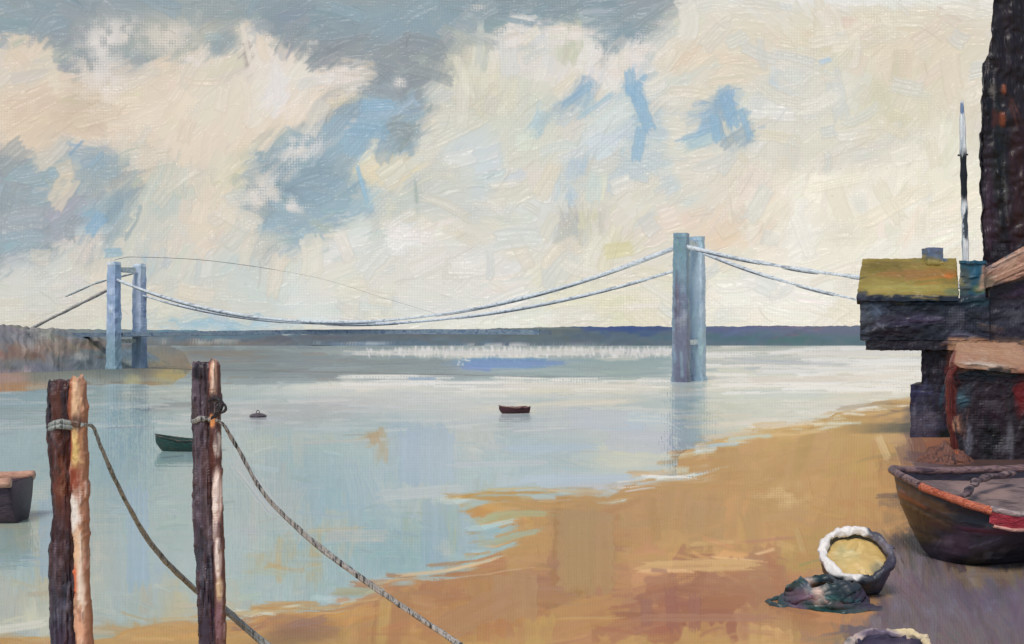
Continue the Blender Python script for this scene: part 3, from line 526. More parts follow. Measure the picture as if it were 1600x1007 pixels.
# ------------------------------------------------------------------ mesh helpers
def thing(name, label, cat, loc, group=None):
    o = bpy.data.objects.new(name, None); COL.objects.link(o); o.location = loc; o['label'] = label; o['category'] = cat
    o.empty_display_size = .3
    if group: o['group'] = group
    return o
def obj(name, bm, mat, parent=None, smooth=True, label=None):
    me = bpy.data.meshes.new(name)
    if parent is not None:
        q = parent
        while q is not None: bmesh.ops.translate(bm, verts=bm.verts, vec=-q.location); q = q.parent
    bmesh.ops.recalc_face_normals(bm, faces=bm.faces)
    if smooth:
        for f in bm.faces: f.smooth = True
    bm.to_mesh(me); bm.free(); me.materials.append(mat)
    if smooth:
        try: me.set_sharp_from_angle(angle=math.radians(50))
        except Exception: pass
    o = bpy.data.objects.new(name, me); COL.objects.link(o)
    if parent is not None: o.parent = parent
    if label: o['label'] = label
    return o
def hexa(bm, p):
    """eight corners: bottom ring 0-3, top ring 4-7"""
    v = [bm.verts.new(q) for q in p]
    for f in ((0, 1, 2, 3), (7, 6, 5, 4), (0, 4, 5, 1), (1, 5, 6, 2), (2, 6, 7, 3), (3, 7, 4, 0)): bm.faces.new([v[i] for i in f])
    return v
def box(bm, x0, x1, y0, y1, z0, z1):
    return hexa(bm, [(x0, y0, z0), (x1, y0, z0), (x1, y1, z0), (x0, y1, z0), (x0, y0, z1), (x1, y0, z1), (x1, y1, z1), (x0, y1, z1)])
PUSH = Vector((.47, 1, 0))        # the wharf buildings stand square to one another, turned a little from the view
def block(bm, x0, x1, y0, y1, z0, z1):
    s = PUSH.x * (y1 - y0)
    return hexa(bm, [(x0, y0, z0), (x1, y0, z0), (x1 + s, y1, z0), (x0 + s, y1, z0), (x0, y0, z1), (x1, y0, z1), (x1 + s, y1, z1), (x0 + s, y1, z1)])
def prism(bm, P, dep):
    """outline P (world points, roughly facing the river) pushed back by dep metres"""
    a = [bm.verts.new(p) for p in P]; b = [bm.verts.new(Vector(p) + PUSH * dep) for p in P]
    n = len(P); bm.faces.new(a); bm.faces.new(b[::-1])
    for i in range(n): bm.faces.new([a[i], b[i], b[(i + 1) % n], a[(i + 1) % n]])
def rough(bm, edge, amp, freq=None, seed=0, keep=None):
    """wobble a form so that no edge is ruled"""
    big = [f for f in bm.faces if len(f.verts) > 4]
    if big: bmesh.ops.triangulate(bm, faces=big)
    for _ in range(9):
        es = [e for e in bm.edges if e.calc_length() > edge * 1.5]
        if not es: break
        bmesh.ops.subdivide_edges(bm, edges=es, cuts=1, use_grid_fill=True)
    freq = freq or 1 / (edge * 3)
    for v in bm.verts:
        q = v.co * freq + Vector((seed * 3.1, seed * 1.7, seed))
        d = mnoise.noise_vector(q) * amp + mnoise.noise_vector(q * 2.7) * amp * .5
        v.co += d
    return bm
def tube(bm, pts, rad, n=10, cap=True):
    pts = [Vector(p) for p in pts]; m = len(pts)
    rad = rad if isinstance(rad, (list, tuple)) else [rad] * m
    ring0 = None; ref = None; first = None
    for i, p in enumerate(pts):
        t = (pts[min(i + 1, m - 1)] - pts[max(i - 1, 0)]).normalized()
        if ref is None: ref = t.orthogonal().normalized()
        ref = (ref - t * ref.dot(t)).normalized(); b = t.cross(ref)
        ring = [bm.verts.new(p + (ref * math.cos(2 * math.pi * k / n) + b * math.sin(2 * math.pi * k / n)) * rad[i]) for k in range(n)]
        if ring0:
            for k in range(n): bm.faces.new([ring0[k], ring0[(k + 1) % n], ring[(k + 1) % n], ring[k]])
        else: first = ring
        ring0 = ring
    if cap: bm.faces.new(first[::-1]); bm.faces.new(ring0)
    return bm
def curve(pts, n):
    """smooth run of n points through pts"""
    P = [Vector(p) for p in pts]; P = [P[0] * 2 - P[1]] + P + [P[-1] * 2 - P[-2]]; out = []; k = len(P) - 3
    for i in range(n):
        u = i / (n - 1) * k; j = min(int(u), k - 1); t = u - j; a, b, c, d = P[j:j + 4]
        out.append(.5 * ((2 * b) + (c - a) * t + (2 * a - 5 * b + 4 * c - d) * t * t + (3 * b - a - 3 * c + d) * t ** 3))
    return out

# ------------------------------------------------------------------ paint worked stroke by stroke over solid things
class Mural:
    """one cluster's brush-work, read by every thing of the cluster across its own front"""
    def __init__(s, box, base, items, ang, n=(200, 300), L=(46, 26), Wd=(15, 8), strokes=(), jit=6, warp=4, st=1.3, dry_p=.3, dry=(), lines=40):
        s.c = c = Canvas(box[0], box[1], box[2], box[3], st, lambda X, Y: layout(X, Y, base, items, warp))
        c.cover(n[0], L[0], Wd[0], ang, jit, box, op=.85, dry_p=dry_p * .5)
        c.cover(n[1], L[1], Wd[1], ang, jit * 1.2, box, op=.8, dry_p=dry_p)
        for (x, y, a, l, w, col) in strokes: c.stroke(x, y, a, l, w, col, None, op=.9, dry=.12, thick=1.8)
        for (x, y, a, l, w, col) in dry: c.stroke(x, y, a, l, w, col, None, op=.85, dry=.8, thick=1.5)
        for i in range(lines):
            x, y = box[0] + R.rand() * (box[1] - box[0]), box[2] + R.rand() * (box[3] - box[2]); k = c.at(x, y)
            c.stroke(x, y, ang(x, y) + R.randn() * .2, 12 + 20 * R.rand(), 1.8 + R.rand(), k + (34 if R.rand() < .6 else -24), None, op=.6, dry=.3, thick=2.5)
        c.H += .14 * c.weave
    def read(s, px, py):
        c = s.c; u = np.clip((px - c.x0) / c.st, 0, c.nx - 1.001); v = np.clip((py - c.y0) / c.st, 0, c.ny - 1.001)
        i = u.astype(int); j = v.astype(int); fu = (u - i)[:, None]; fv = (v - j)[:, None]
        A = np.concatenate([c.C, c.H[..., None]], -1)
        r = (A[j, i] * (1 - fu) + A[j, i + 1] * fu) * (1 - fv) + (A[j + 1, i] * (1 - fu) + A[j + 1, i + 1] * fu) * fv
        return r[:, :3], r[:, 3]

def worked(name, bm, mural, d0, parent, gain=1.0, edge=None, amp=None, freq=None, push=True, own_depth=False, relief=1.0, rough_=.42, spec=.4, seed=1, label=None, absorb=None):
    """finish a form in worked paint: refine, wobble, colour each point from the cluster's brush-work and raise the paint as real relief"""
    px = d0 / F; edge = edge or 1.7 * px
    rough(bm, edge, amp if amp is not None else 1.3 * px, freq or 1 / (11 * px), seed)
    bmesh.ops.recalc_face_normals(bm, faces=bm.faces); bm.normal_update()
    P = np.array([v.co[:] for v in bm.verts]); N = np.array([v.normal[:] for v in bm.verts])
    if own_depth: qx = CX + P[:, 0] / P[:, 1] * F; qy = HY - (P[:, 2] - CH) / P[:, 1] * F
    else:
        k = PUSH.x if push else 0.
        qx = CX + (P[:, 0] - k * (P[:, 1] - d0)) / d0 * F; qy = HY - (P[:, 2] - CH) / d0 * F
    Cc, Hh = mural.read(qx, qy)
    P = P + N * (Hh * px * .9 * relief)[:, None]
    loc = Vector((0, 0, 0)); q = parent
    while q is not None: loc += q.location; q = q.parent
    P -= np.array(loc)
    me = bpy.data.meshes.new(name); bm.to_mesh(me); bm.free()
    me.vertices.foreach_set('co', P.astype(np.float32).ravel())
    for f in me.polygons: f.use_smooth = True
    a = me.attributes.new('tint', 'FLOAT_COLOR', 'POINT'); a.data.foreach_set('color', np.concatenate([lin(np.clip(Cc, 0, 255)), np.ones((len(P), 1))], 1).astype(np.float32).ravel())
    a = me.attributes.new('relief', 'FLOAT', 'POINT'); a.data.foreach_set('value', (Hh * px).astype(np.float32))
    me.materials.append(sheet_mat(name + '_paint', gain * LIFT, rough=rough_, spec=spec, bump=.7))
    me.set_sharp_from_angle(angle=math.radians(62))
    o = bpy.data.objects.new(name, me); COL.objects.link(o)
    if parent is not None: o.parent = parent
    if label: o['label'] = label
    return o
# ------------------------------------------------------------------ mooring posts
UP = lambda x, y: 1.5708
ACROSS = lambda x, y: 0.
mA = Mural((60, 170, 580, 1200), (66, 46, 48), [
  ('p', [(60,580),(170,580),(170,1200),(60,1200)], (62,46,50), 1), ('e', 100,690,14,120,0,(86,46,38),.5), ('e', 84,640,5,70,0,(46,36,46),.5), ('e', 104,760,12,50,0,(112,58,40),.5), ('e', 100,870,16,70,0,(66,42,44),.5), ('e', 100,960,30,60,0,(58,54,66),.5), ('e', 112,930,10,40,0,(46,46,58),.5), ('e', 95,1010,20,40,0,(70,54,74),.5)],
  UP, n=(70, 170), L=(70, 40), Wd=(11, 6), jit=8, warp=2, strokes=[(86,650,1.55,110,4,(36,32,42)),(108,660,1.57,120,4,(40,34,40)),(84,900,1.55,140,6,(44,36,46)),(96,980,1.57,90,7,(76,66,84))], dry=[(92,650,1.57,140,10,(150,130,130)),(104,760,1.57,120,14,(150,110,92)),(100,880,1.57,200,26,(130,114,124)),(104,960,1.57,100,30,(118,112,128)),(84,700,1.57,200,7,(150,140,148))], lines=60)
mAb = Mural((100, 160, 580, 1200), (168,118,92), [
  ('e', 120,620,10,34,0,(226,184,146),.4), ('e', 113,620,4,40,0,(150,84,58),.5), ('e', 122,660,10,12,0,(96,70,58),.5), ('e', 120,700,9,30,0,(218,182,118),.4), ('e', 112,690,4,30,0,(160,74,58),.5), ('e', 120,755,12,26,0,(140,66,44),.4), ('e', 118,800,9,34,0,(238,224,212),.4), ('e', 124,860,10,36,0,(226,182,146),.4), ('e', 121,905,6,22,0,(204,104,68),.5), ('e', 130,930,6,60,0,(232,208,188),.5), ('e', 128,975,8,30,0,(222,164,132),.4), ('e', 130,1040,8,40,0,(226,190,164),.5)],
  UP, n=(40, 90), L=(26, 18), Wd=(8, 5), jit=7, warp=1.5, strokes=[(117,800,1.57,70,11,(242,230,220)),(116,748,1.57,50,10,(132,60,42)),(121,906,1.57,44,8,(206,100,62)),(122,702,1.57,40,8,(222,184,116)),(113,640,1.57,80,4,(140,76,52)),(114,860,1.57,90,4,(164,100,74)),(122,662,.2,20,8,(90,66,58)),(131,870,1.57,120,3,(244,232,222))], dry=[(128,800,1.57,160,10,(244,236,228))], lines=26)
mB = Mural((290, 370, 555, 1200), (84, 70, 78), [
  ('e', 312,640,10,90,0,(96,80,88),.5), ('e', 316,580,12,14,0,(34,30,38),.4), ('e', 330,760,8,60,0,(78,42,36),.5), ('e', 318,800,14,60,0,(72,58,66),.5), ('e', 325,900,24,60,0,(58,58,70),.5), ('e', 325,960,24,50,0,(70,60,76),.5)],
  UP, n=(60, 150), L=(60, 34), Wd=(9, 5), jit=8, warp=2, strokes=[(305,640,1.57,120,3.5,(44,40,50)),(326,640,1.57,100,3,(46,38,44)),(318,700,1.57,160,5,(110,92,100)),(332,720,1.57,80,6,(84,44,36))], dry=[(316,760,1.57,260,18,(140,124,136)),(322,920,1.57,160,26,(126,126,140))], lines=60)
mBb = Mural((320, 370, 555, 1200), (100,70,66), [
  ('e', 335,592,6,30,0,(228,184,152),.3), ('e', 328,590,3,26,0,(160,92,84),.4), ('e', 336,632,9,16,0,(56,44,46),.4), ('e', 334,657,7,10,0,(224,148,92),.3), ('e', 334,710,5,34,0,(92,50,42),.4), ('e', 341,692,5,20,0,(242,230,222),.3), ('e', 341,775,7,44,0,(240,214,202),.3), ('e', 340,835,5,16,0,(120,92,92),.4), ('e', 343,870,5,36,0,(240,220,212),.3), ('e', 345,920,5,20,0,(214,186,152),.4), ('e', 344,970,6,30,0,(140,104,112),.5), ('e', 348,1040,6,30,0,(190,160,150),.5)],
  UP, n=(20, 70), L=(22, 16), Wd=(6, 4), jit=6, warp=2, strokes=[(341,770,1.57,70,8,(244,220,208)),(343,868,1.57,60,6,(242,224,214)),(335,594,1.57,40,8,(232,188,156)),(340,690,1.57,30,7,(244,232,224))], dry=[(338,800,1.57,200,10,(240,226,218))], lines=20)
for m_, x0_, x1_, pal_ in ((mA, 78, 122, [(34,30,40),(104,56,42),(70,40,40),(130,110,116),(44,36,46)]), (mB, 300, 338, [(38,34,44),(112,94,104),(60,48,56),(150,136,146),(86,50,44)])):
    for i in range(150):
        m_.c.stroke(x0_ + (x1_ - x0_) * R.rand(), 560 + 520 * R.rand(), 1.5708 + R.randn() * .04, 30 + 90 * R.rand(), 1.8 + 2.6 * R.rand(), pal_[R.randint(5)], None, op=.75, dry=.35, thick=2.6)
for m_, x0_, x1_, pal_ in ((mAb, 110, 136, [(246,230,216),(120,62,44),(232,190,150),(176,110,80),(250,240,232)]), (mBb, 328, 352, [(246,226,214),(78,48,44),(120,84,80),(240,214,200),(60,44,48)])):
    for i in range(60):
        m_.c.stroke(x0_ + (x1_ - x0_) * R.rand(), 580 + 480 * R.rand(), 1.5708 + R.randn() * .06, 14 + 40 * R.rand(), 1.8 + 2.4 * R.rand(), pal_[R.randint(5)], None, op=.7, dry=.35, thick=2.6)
def post(label, ytop, ybot, x, xb, d, rpx, strip, mur, seed):
    px = d / F
    top, bot = W(x, ytop, d), W(xb, ybot, d)
    dirn = (bot - top) / (top.z - bot.z); base = top + dirn * (top.z + .7)
    t = thing('mooring_post', label, 'mooring post', (base.x, base.y, -.7), 'mooring posts at the water edge')
    def shaft(a, b, r, n, seg, s, tip):
        bm = bmesh.new()
        tube(bm, [a.lerp(b, i / n) for i in range(n + 1)], [r * px * ((tip + (1 - tip) * min(1, i / 5)) * (1 + .06 * math.sin(i * .035 + s)) + .10 * mnoise.noise(Vector((i * .03, s, 2))) + .05 * mnoise.noise(Vector((i * .12, s, 7)))) for i in range(n + 1)], seg)
        for v in bm.verts:
            q = v.co; w = mnoise.noise(Vector((q.x * 13, q.y * 13, q.z * 1.1 + s))) * .020 + mnoise.noise(Vector((q.x * 40, q.y * 40, q.z * 3 + s))) * .010
            c = a + dirn * (a.z - q.z); rr = Vector((q.x - c.x, q.y - c.y, 0))
            if rr.length > 1e-4: v.co += rr.normalized() * w * r / 18
            if q.z > a.z - .02: v.co.z += mnoise.noise(q * 22 + Vector((s, 0, 0))) * .045
        return bm
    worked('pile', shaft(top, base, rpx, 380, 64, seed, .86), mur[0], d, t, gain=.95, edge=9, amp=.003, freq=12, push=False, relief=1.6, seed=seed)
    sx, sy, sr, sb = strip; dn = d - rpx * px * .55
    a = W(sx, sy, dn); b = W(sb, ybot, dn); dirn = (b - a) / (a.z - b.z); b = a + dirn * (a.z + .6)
    worked('lit_side', shaft(a, b, sr, 380, 36, seed + 5, .7), mur[1], dn, t, gain=1.0, edge=9, amp=.005, freq=9, push=False, relief=1.7, seed=seed + 3)  # pale strip stands in for the sunlit right side of the post
    return t
pxA, pxB = 13.1 / F, 15.2 / F
tA = post('rust brown mooring post with pale sunlit side painted in, nearest the left edge', 598, 1007, 98, 105, 13.1, 20, (121, 591, 12, 132), (mA, mAb), 1.)
tB = post('purple grey mooring post with pale sunlit side painted in and black ring near its top', 568, 1007, 318, 327, 15.2, 16.5, (334, 564, 8.5, 345), (mB, mBb), 2.)
bm = bmesh.new(); c = W(347, 637, 15.0)
tube(bm, [c + Vector((math.cos(a) * .065, -.05, math.sin(a) * .06)) for a in [i * 2 * math.pi / 20 for i in range(21)]], .02, 8, False)
tube(bm, curve([W(325, 628, 14.98), W(338, 622, 14.95), W(346, 632, 14.95), W(338, 648, 14.95), W(330, 655, 14.97)], 14), [.015 + .022 * math.sin(math.pi * i / 13) for i in range(14)], 8)
rough(bm, .2, .012, 18, 3)
obj('mooring_ring', bm, paint('tarred_iron', [(28, 26, 30), (60, 52, 56), (84, 70, 70)], pxB, tB.location, 'x', k=.9), tB)

# ------------------------------------------------------------------ mooring ropes
def rope(label, pts, radii, px, wrap, cols, seed):
    pp = curve(pts, 70); n = len(pp)
    rr = [np.interp(i / (n - 1), np.linspace(0, 1, len(radii)), radii) * px for i in range(n)]
    t_loc = pp[-1]
    bm = bmesh.new()
    for k in range(3):                              # three laid strands
        q = []
        for i, p in enumerate(pp):
            a = i * .16 + k * 2.094; q.append(p + Vector((math.cos(a), .5 * math.sin(a), math.sin(a))) * rr[i] * .5)
        tube(bm, q, [r * .62 for r in rr], 8)
    if wrap:
        c, r, turns, h = wrap
        q = [c + Vector((math.cos(a) * r, math.sin(a) * r, h * (i / 40 - .5) + .02 * math.sin(3 * a))) for i, a in enumerate([j * turns * 2 * math.pi / 40 for j in range(41)])]
        tube(bm, q, px * 4.2, 8)
    for v in bm.verts: v.co += mnoise.noise_vector(v.co * 20) * px * 1.2
    o = obj('mooring_rope', bm, paint('rope_hemp', cols, px, (0, 0, 0), 'z', [], speck=0, k=.9, along=240, across=5, bump=.4))
    o['label'] = label; o['category'] = 'rope'; o['group'] = 'mooring ropes running down to the sand'
    return o
rA = G(470, 1026, .3)
rope('grey rope sagging from the brown post and passing behind the purple post', [W(128, 664, 12.85), W(146, 668, 13.1), W(158, 700, 13.25), W(190, 770, 13.9), W(240, 856, 14.8), W(306, 922, 15.75), W(350, 952, 15.8), W(412, 1004, 15.9), W(500, 1072, 15.5), G(640, 1130, .3)], [2.4, 2.4, 2.6, 3.2, 4.0, 4.2, 5.2, 6, 5, 5], 14.5 / F, (W(104, 664, 13.1), .185, 2.2, .1), [(70, 74, 74), (140, 146, 142), (186, 186, 178), (110, 116, 114)], 1)
rope('dark and pale rope running from the purple post down to the wet sand', [W(338, 656, 14.95), W(352, 668, 15.05), W(372, 702, 15.2), W(418, 778, 15.3), W(500, 856, 15.4), W(580, 914, 15.4), W(640, 956, 15.4), W(712, 1003, 15.3), G(810, 1072, .3), G(960, 1110, .3)], [2.2, 2.4, 2.8, 2.8, 4.2, 4.2, 3.6, 4.4, 4, 4], 16 / F, (W(321, 655, 15.2), .16, 1.6, .06), [(28, 30, 32), (124, 124, 122), (206, 198, 190), (72, 72, 74)], 2)

# ------------------------------------------------------------------ boats
def hull_bm(L, B, Dp, bow=.35, stern=.75, sheer=.25, rake=.12, heel=0., n=26, m=9, inner=.0):
    """open boat, bow at x = L/2; returns skin rings (outer), gunwale lines"""
    rings = []
    for i in range(n + 1):
        u = i / n; x = (u - .5) * L
        w = B / 2 * (stern + (1 - stern) * min(1, u / .45)) if u < .45 else B / 2 * max(0., 1 - ((u - .45) / .55) ** (2.2 / bow * .35)) ** .8
        zt = Dp * (1 + sheer * max(0, (u - .4) / .6) ** 2 + sheer * .3 * max(0, (.4 - u) / .4) ** 2)
        zk = Dp * .75 * max(0, (u - .8) / .2) ** 2.5
        ring = []
        for j in range(-m, m + 1):
            s = j / m; a = abs(s); yy = math.copysign(w * min(1, (a ** .62)), s) if j else 0
            zz = zk + (zt - zk) * (a ** 2.1)
            ring.append(Vector((x + rake * (zz / Dp) * L * .12 * (u ** 3), yy, zz)))
        rings.append(ring)
    return rings
def build_boat(name, label, cat, loc, rz, L, B, Dp, mats, thwarts=2, group=None, heel=0., sink=.0, **kw):
    t = thing(name, label, cat, loc, group); t.rotation_euler = (heel, 0, rz)
    R_ = hull_bm(L, B, Dp, **kw); n = len(R_); m = len(R_[0]); px = mats['px']
    def local(nm, bm, mat, par=t, lab=None):
        me = bpy.data.meshes.new(nm); bmesh.ops.recalc_face_normals(bm, faces=bm.faces)
        for f in bm.faces: f.smooth = True
        bm.to_mesh(me); bm.free(); me.materials.append(mat); o = bpy.data.objects.new(nm, me); COL.objects.link(o); o.parent = par
        if lab: o['label'] = lab
        return o
    bm = bmesh.new(); th = .05 * B; off = Vector((0, 0, -sink))
    out = [[bm.verts.new(p + off) for p in r] for r in R_]
    inn = [[bm.verts.new(Vector((p.x * .985, p.y * (1 - 2 * th / B), p.z + (.10 * Dp if abs(j - m // 2) < m // 2 else 0))) + off) for j, p in enumerate(r)] for r in R_]
    for A in (out, inn):
        for i in range(n - 1):
            for j in range(m - 1): bm.faces.new([A[i][j], A[i + 1][j], A[i + 1][j + 1], A[i][j + 1]])
    for i in range(n - 1):
        for j in (0, m - 1): bm.faces.new([out[i][j], out[i + 1][j], inn[i + 1][j], inn[i][j]])
    bm.faces.new(out[0]); bm.faces.new(inn[0])
    for j in range(m - 1): bm.faces.new([out[-1][j], out[-1][j + 1], inn[-1][j + 1], inn[-1][j]]) if (out[-1][j].co - out[-1][j + 1].co).length > 1e-5 else None
    rough(bm, 1e9, px * .8, 1 / (px * 14), L)
    local('hull', bm, mats['hull'])
    for s in (0, m - 1):
        bm = bmesh.new(); pts = [r[s] + off + Vector((0, 0, .01)) for r in R_]
        tube(bm, pts, mats.get('rail', .035 * B), 8); rough(bm, 1e9, px * .8, 1 / (px * 9), s)
        local('gunwale', bm, mats['gunwale'])
    for k in range(thwarts):
        u = .25 + .38 * k; i = int(u * (n - 1)); r = R_[i]; bm = bmesh.new(); w = abs(r[0].y) * .93; z = r[0].z * .78 - sink
        box(bm, r[0].x - .05 * L, r[0].x + .05 * L, -w, w, z - .03, z); rough(bm, .25, px * .5, 3, k)
        local('thwart', bm, mats['thwart'])
    return t
def boat_mats(nm, hull, gun, thw, px, **k):
    d = dict(px=px, hull=paint(nm + '_hull', hull, px, axis='x', speck=.15, k=.9, along=30, across=5), gunwale=paint(nm + '_rail', gun, px, axis='x', speck=.1, k=.9, along=20, across=5), thwart=paint(nm + '_thwart', thw, px, axis='y', speck=.1, k=.9)); d.update(k); return d
p = G(803, 646); build_boat('rowing_boat', 'small dark maroon boat alone in the middle of the river', 'boat', p, math.radians(200), 2.05, 1.0, .42, boat_mats('maroon', [(50, 26, 36), (74, 34, 44), (40, 24, 34)], [(96, 50, 54), (170, 130, 120), (60, 30, 40)], [(120, 80, 74), (90, 50, 50)], .028), 1, 'boats afloat on the river', sink=.05, sheer=.35)
p = G(293, 705); build_boat('rowing_boat', 'dark green boat lying behind the purple mooring post', 'boat', p, math.radians(176), 2.8, 1.1, .54, boat_mats('green', [(24, 58, 54), (34, 78, 68), (28, 46, 48), (66, 78, 60)], [(74, 74, 66), (48, 60, 56), (110, 96, 84)], [(60, 66, 56), (40, 52, 48)], .022, rail=.028), 1, 'boats afloat on the river', sink=.06, sheer=.45)
p = G(-85, 815); build_boat('rowing_boat', 'boat with peach top and dark mauve hull cut off by the left edge', 'boat', p, math.radians(183), 4.1, 1.8, 1.22, boat_mats('mauve', [(50, 40, 56), (68, 52, 68), (84, 66, 76), (46, 38, 52)], [(222, 172, 146), (206, 156, 132), (190, 140, 118)], [(190, 150, 126), (120, 100, 96)], .014, rail=.13), 2, 'boats afloat on the river', sink=.12, sheer=.1, stern=.9)
# small dark buoy
p = G(403, 652); t = thing('mooring_buoy', 'tiny dark float low in the water right of the purple post', 'buoy', p)
bm = bmesh.new(); tube(bm, [p + Vector((0, 0, z)) for z in (-.2, -.05, .1, .2, .26)], [.3, .5, .52, .38, .1], 18); rough(bm, .3, .03, 3, 1)
obj('float_body', bm, paint('buoy_paint', [(60, 54, 62), (90, 80, 86), (110, 100, 104)], .03, t.location, 'x', k=.9), t)
bm = bmesh.new(); tube(bm, [p + Vector((.1 * math.cos(a), 0, .32 + .1 * math.sin(a))) for a in [i * math.pi / 6 for i in range(13)]], .025, 6, False)
obj('lifting_ring', bm, paint('buoy_iron', [(50, 46, 50), (80, 72, 74)], .03, t.location, 'x', k=.9), t)

# the beached boat: bluff bow towards the sand, leaning to the river side
pb = .0128
B0 = Vector((8.36, 22.9, .32)); ax = Vector((.95, .31, 0)).normalized(); sy = Vector((ax.y, -ax.x, 0)); roll = math.radians(8.5)
sy2 = sy * math.cos(roll) + Vector((0, 0, -math.sin(roll))); up = Vector((0, 0, 1)) * math.cos(roll) + sy * math.sin(roll)
tb = thing('beached_boat', 'large dark beached boat with red side stripe and bluff bow', 'boat', (11, 23.6, .32))
def bl(x, y, z): return B0 + ax * x + sy2 * y + up * z
def bw(x): return 1.68 * max(0., 1 - (1 - min(x / .85, 1)) ** 2.3) ** .58 if x < .85 else 1.68 - .03 * (x - .85)
def bsheer(x): return 1.55 - .12 * min(1, x / 2.) + .10 * max(0, 1 - x / .8)
XS = [0, .03, .08, .16, .28, .45, .65, .9, 1.2, 1.6, 2.1, 2.8, 3.6, 4.6, 5.8, 7.0]
M = 10
def sect(x, w, zt):
    xs = .55 * max(0, 1 - x / 1.2)                   # stem raked under
    r = []
    for j in range(-M, M + 1):
        a = abs(j) / M; f = a ** 2.4
        r.append((x + xs * (1 - f) ** 1.6, math.copysign(w * min(1, a ** .5) * (.80 + .20 * f), j), zt * f))
    return r
bm = bmesh.new(); grid = [[bm.verts.new(bl(*q)) for q in sect(x, bw(x), bsheer(x))] for x in XS]
for i in range(len(XS) - 1):
    for j in range(2 * M): bm.faces.new([grid[i][j], grid[i + 1][j], grid[i + 1][j + 1], grid[i][j + 1]])
bm.faces.new(grid[-1])
lb = tb.location
mBoat = Mural((1370, 1720, 730, 930), (50, 46, 56), [
  ('e', 1408,800,16,70,-12,(66,58,58),.5), ('e', 1430,850,30,24,30,(44,40,50),.5), ('p', [(1395,748),(1425,748),(1500,806),(1492,836),(1440,800)], (98,74,60), 4), ('e', 1462,832,22,18,30,(78,64,48),.5), ('e', 1478,858,8,14,0,(88,74,50),.5), ('e', 1450,870,26,14,0,(30,30,38),.5),
  ('e', 1560,812,80,7,0,(46,58,68),.5), ('e', 1570,828,80,6,0,(96,52,70),.5), ('e', 1560,842,80,6,0,(60,58,70),.5), ('e', 1510,862,16,34,0,(88,70,88),.5), ('e', 1545,850,20,16,-20,(78,72,90),.5), ('e', 1570,870,36,16,-10,(28,28,32),.5), ('e', 1540,885,30,12,0,(26,26,30),.5), ('e', 1620,850,50,40,0,(44,40,50),.5)],
  lambda x, y: .55 if x < 1490 else -.05, n=(120, 260), L=(44, 26), Wd=(12, 7), jit=7, warp=3, strokes=[(1445,785,.62,90,8,(150,84,58)),(1450,800,.62,80,7,(104,80,50)),(1440,775,.62,60,5,(196,104,78)),(1560,828,0,110,6,(104,52,70)),(1402,790,1.4,70,6,(84,70,62)),(1545,848,-.5,60,5,(110,104,122))], dry=[(1440,840,.5,90,50,(120,112,118)),(1500,860,1.4,60,30,(122,106,122)),(1560,870,0,90,30,(110,108,116)),(1540,818,0,90,16,(116,120,128))])
worked('hull', bm, mBoat, 21.8, tb, gain=.85, edge=.05, amp=.02, freq=2.4, push=False, seed=4)
# deck and well
bm = bmesh.new(); q = [(x, bw(x) * .93, .86 * bsheer(x)) for x in XS]
top = [bm.verts.new(bl(x + .06, y, z)) for x, y, z in q] + [bm.verts.new(bl(x + .06, -y, z)) for x, y, z in q[:0:-1]]
bm.faces.new(top); bmesh.ops.triangulate(bm, faces=bm.faces); rough(bm, .35, .02, 2, 5)
obj('deck', bm, paint('worn_deck', [(80, 68, 70), (124, 104, 102), (150, 128, 124), (92, 80, 84)], pb, lb, 'x', [(W(1540, 760, 24), (.8, 1, .3), (156, 130, 124)), (W(1450, 745, 24), (.4, .6, .2), (90, 70, 78))], k=.95, along=40, across=8), tb)
def rail(side, x0, x1, rad, nm, mat, out=0., dz=0., lab=None):
    xs = [x0 + (x1 - x0) * i / 40 for i in range(41)]
    b = bmesh.new(); tube(b, [bl(x, side * (bw(x) + out), bsheer(x) + dz) for x in xs], rad, 10); rough(b, .3, .018, 3.5, side + x0)
    return obj(nm, b, mat, tb, label=lab)
red = paint('red_stripe', [(136, 36, 48), (172, 50, 64), (190, 76, 92)], pb, lb, 'x', speck=.05, k=.95, along=60, across=6)
orange = paint('orange_rail', [(120, 56, 40), (196, 92, 62), (214, 130, 98), (150, 70, 52)], pb, lb, 'x', speck=.05, k=.95, along=20, across=6)
rail(1, .44, 7, .06, 'gunwale', paint('pale_rail', [(150, 130, 128), (186, 166, 160), (120, 110, 112)], pb, lb, 'x', speck=.05, k=.95), .02, .02, 'greyish gunwale along the near side')
bm = bmesh.new(); xs = [.42 + 6.58 * i / 50 for i in range(51)]; rr = []
for x in xs:
    w, z = bw(x) + .045, bsheer(x)
    rr.append([bm.verts.new(bl(x, w + o, z + dz)) for o, dz in ((.0, -.02), (.03, -.04), (.02, -.26), (-.05, -.27))])
for a, b in zip(rr, rr[1:]):
    for j in range(3): bm.faces.new([a[j], b[j], b[j + 1], a[j + 1]])
rough(bm, .3, .016, 3, 8); obj('red_strake', bm, red, tb)
rail(1, 0.0, .46, .085, 'gunwale', orange, .02, -.02, 'orange gunwale round the bow')
rail(-1, 0.0, 7, .085, 'gunwale', paint('mauve_rail', [(64, 52, 62), (104, 82, 88), (150, 120, 116), (80, 62, 70)], pb, lb, 'x', speck=.05, k=.95), .02, .0, 'dull mauve gunwale along the far side')
rail(1, .5, 7, .035, 'rubbing_strake', paint('pink_line', [(196, 140, 130), (216, 166, 150)], pb, lb, 'x', speck=0, k=.9), .05, -.29)
bm = bmesh.new(); tube(bm, curve([bl(.05, 0, 1.66), bl(.5, .5, 1.5), bl(1.1, .2, 1.62), bl(1.9, -.4, 1.6), bl(3.2, -.9, 1.55)], 24), [.05, .07, .09, .08] * 6, 8); rough(bm, .3, .03, 3, 2)
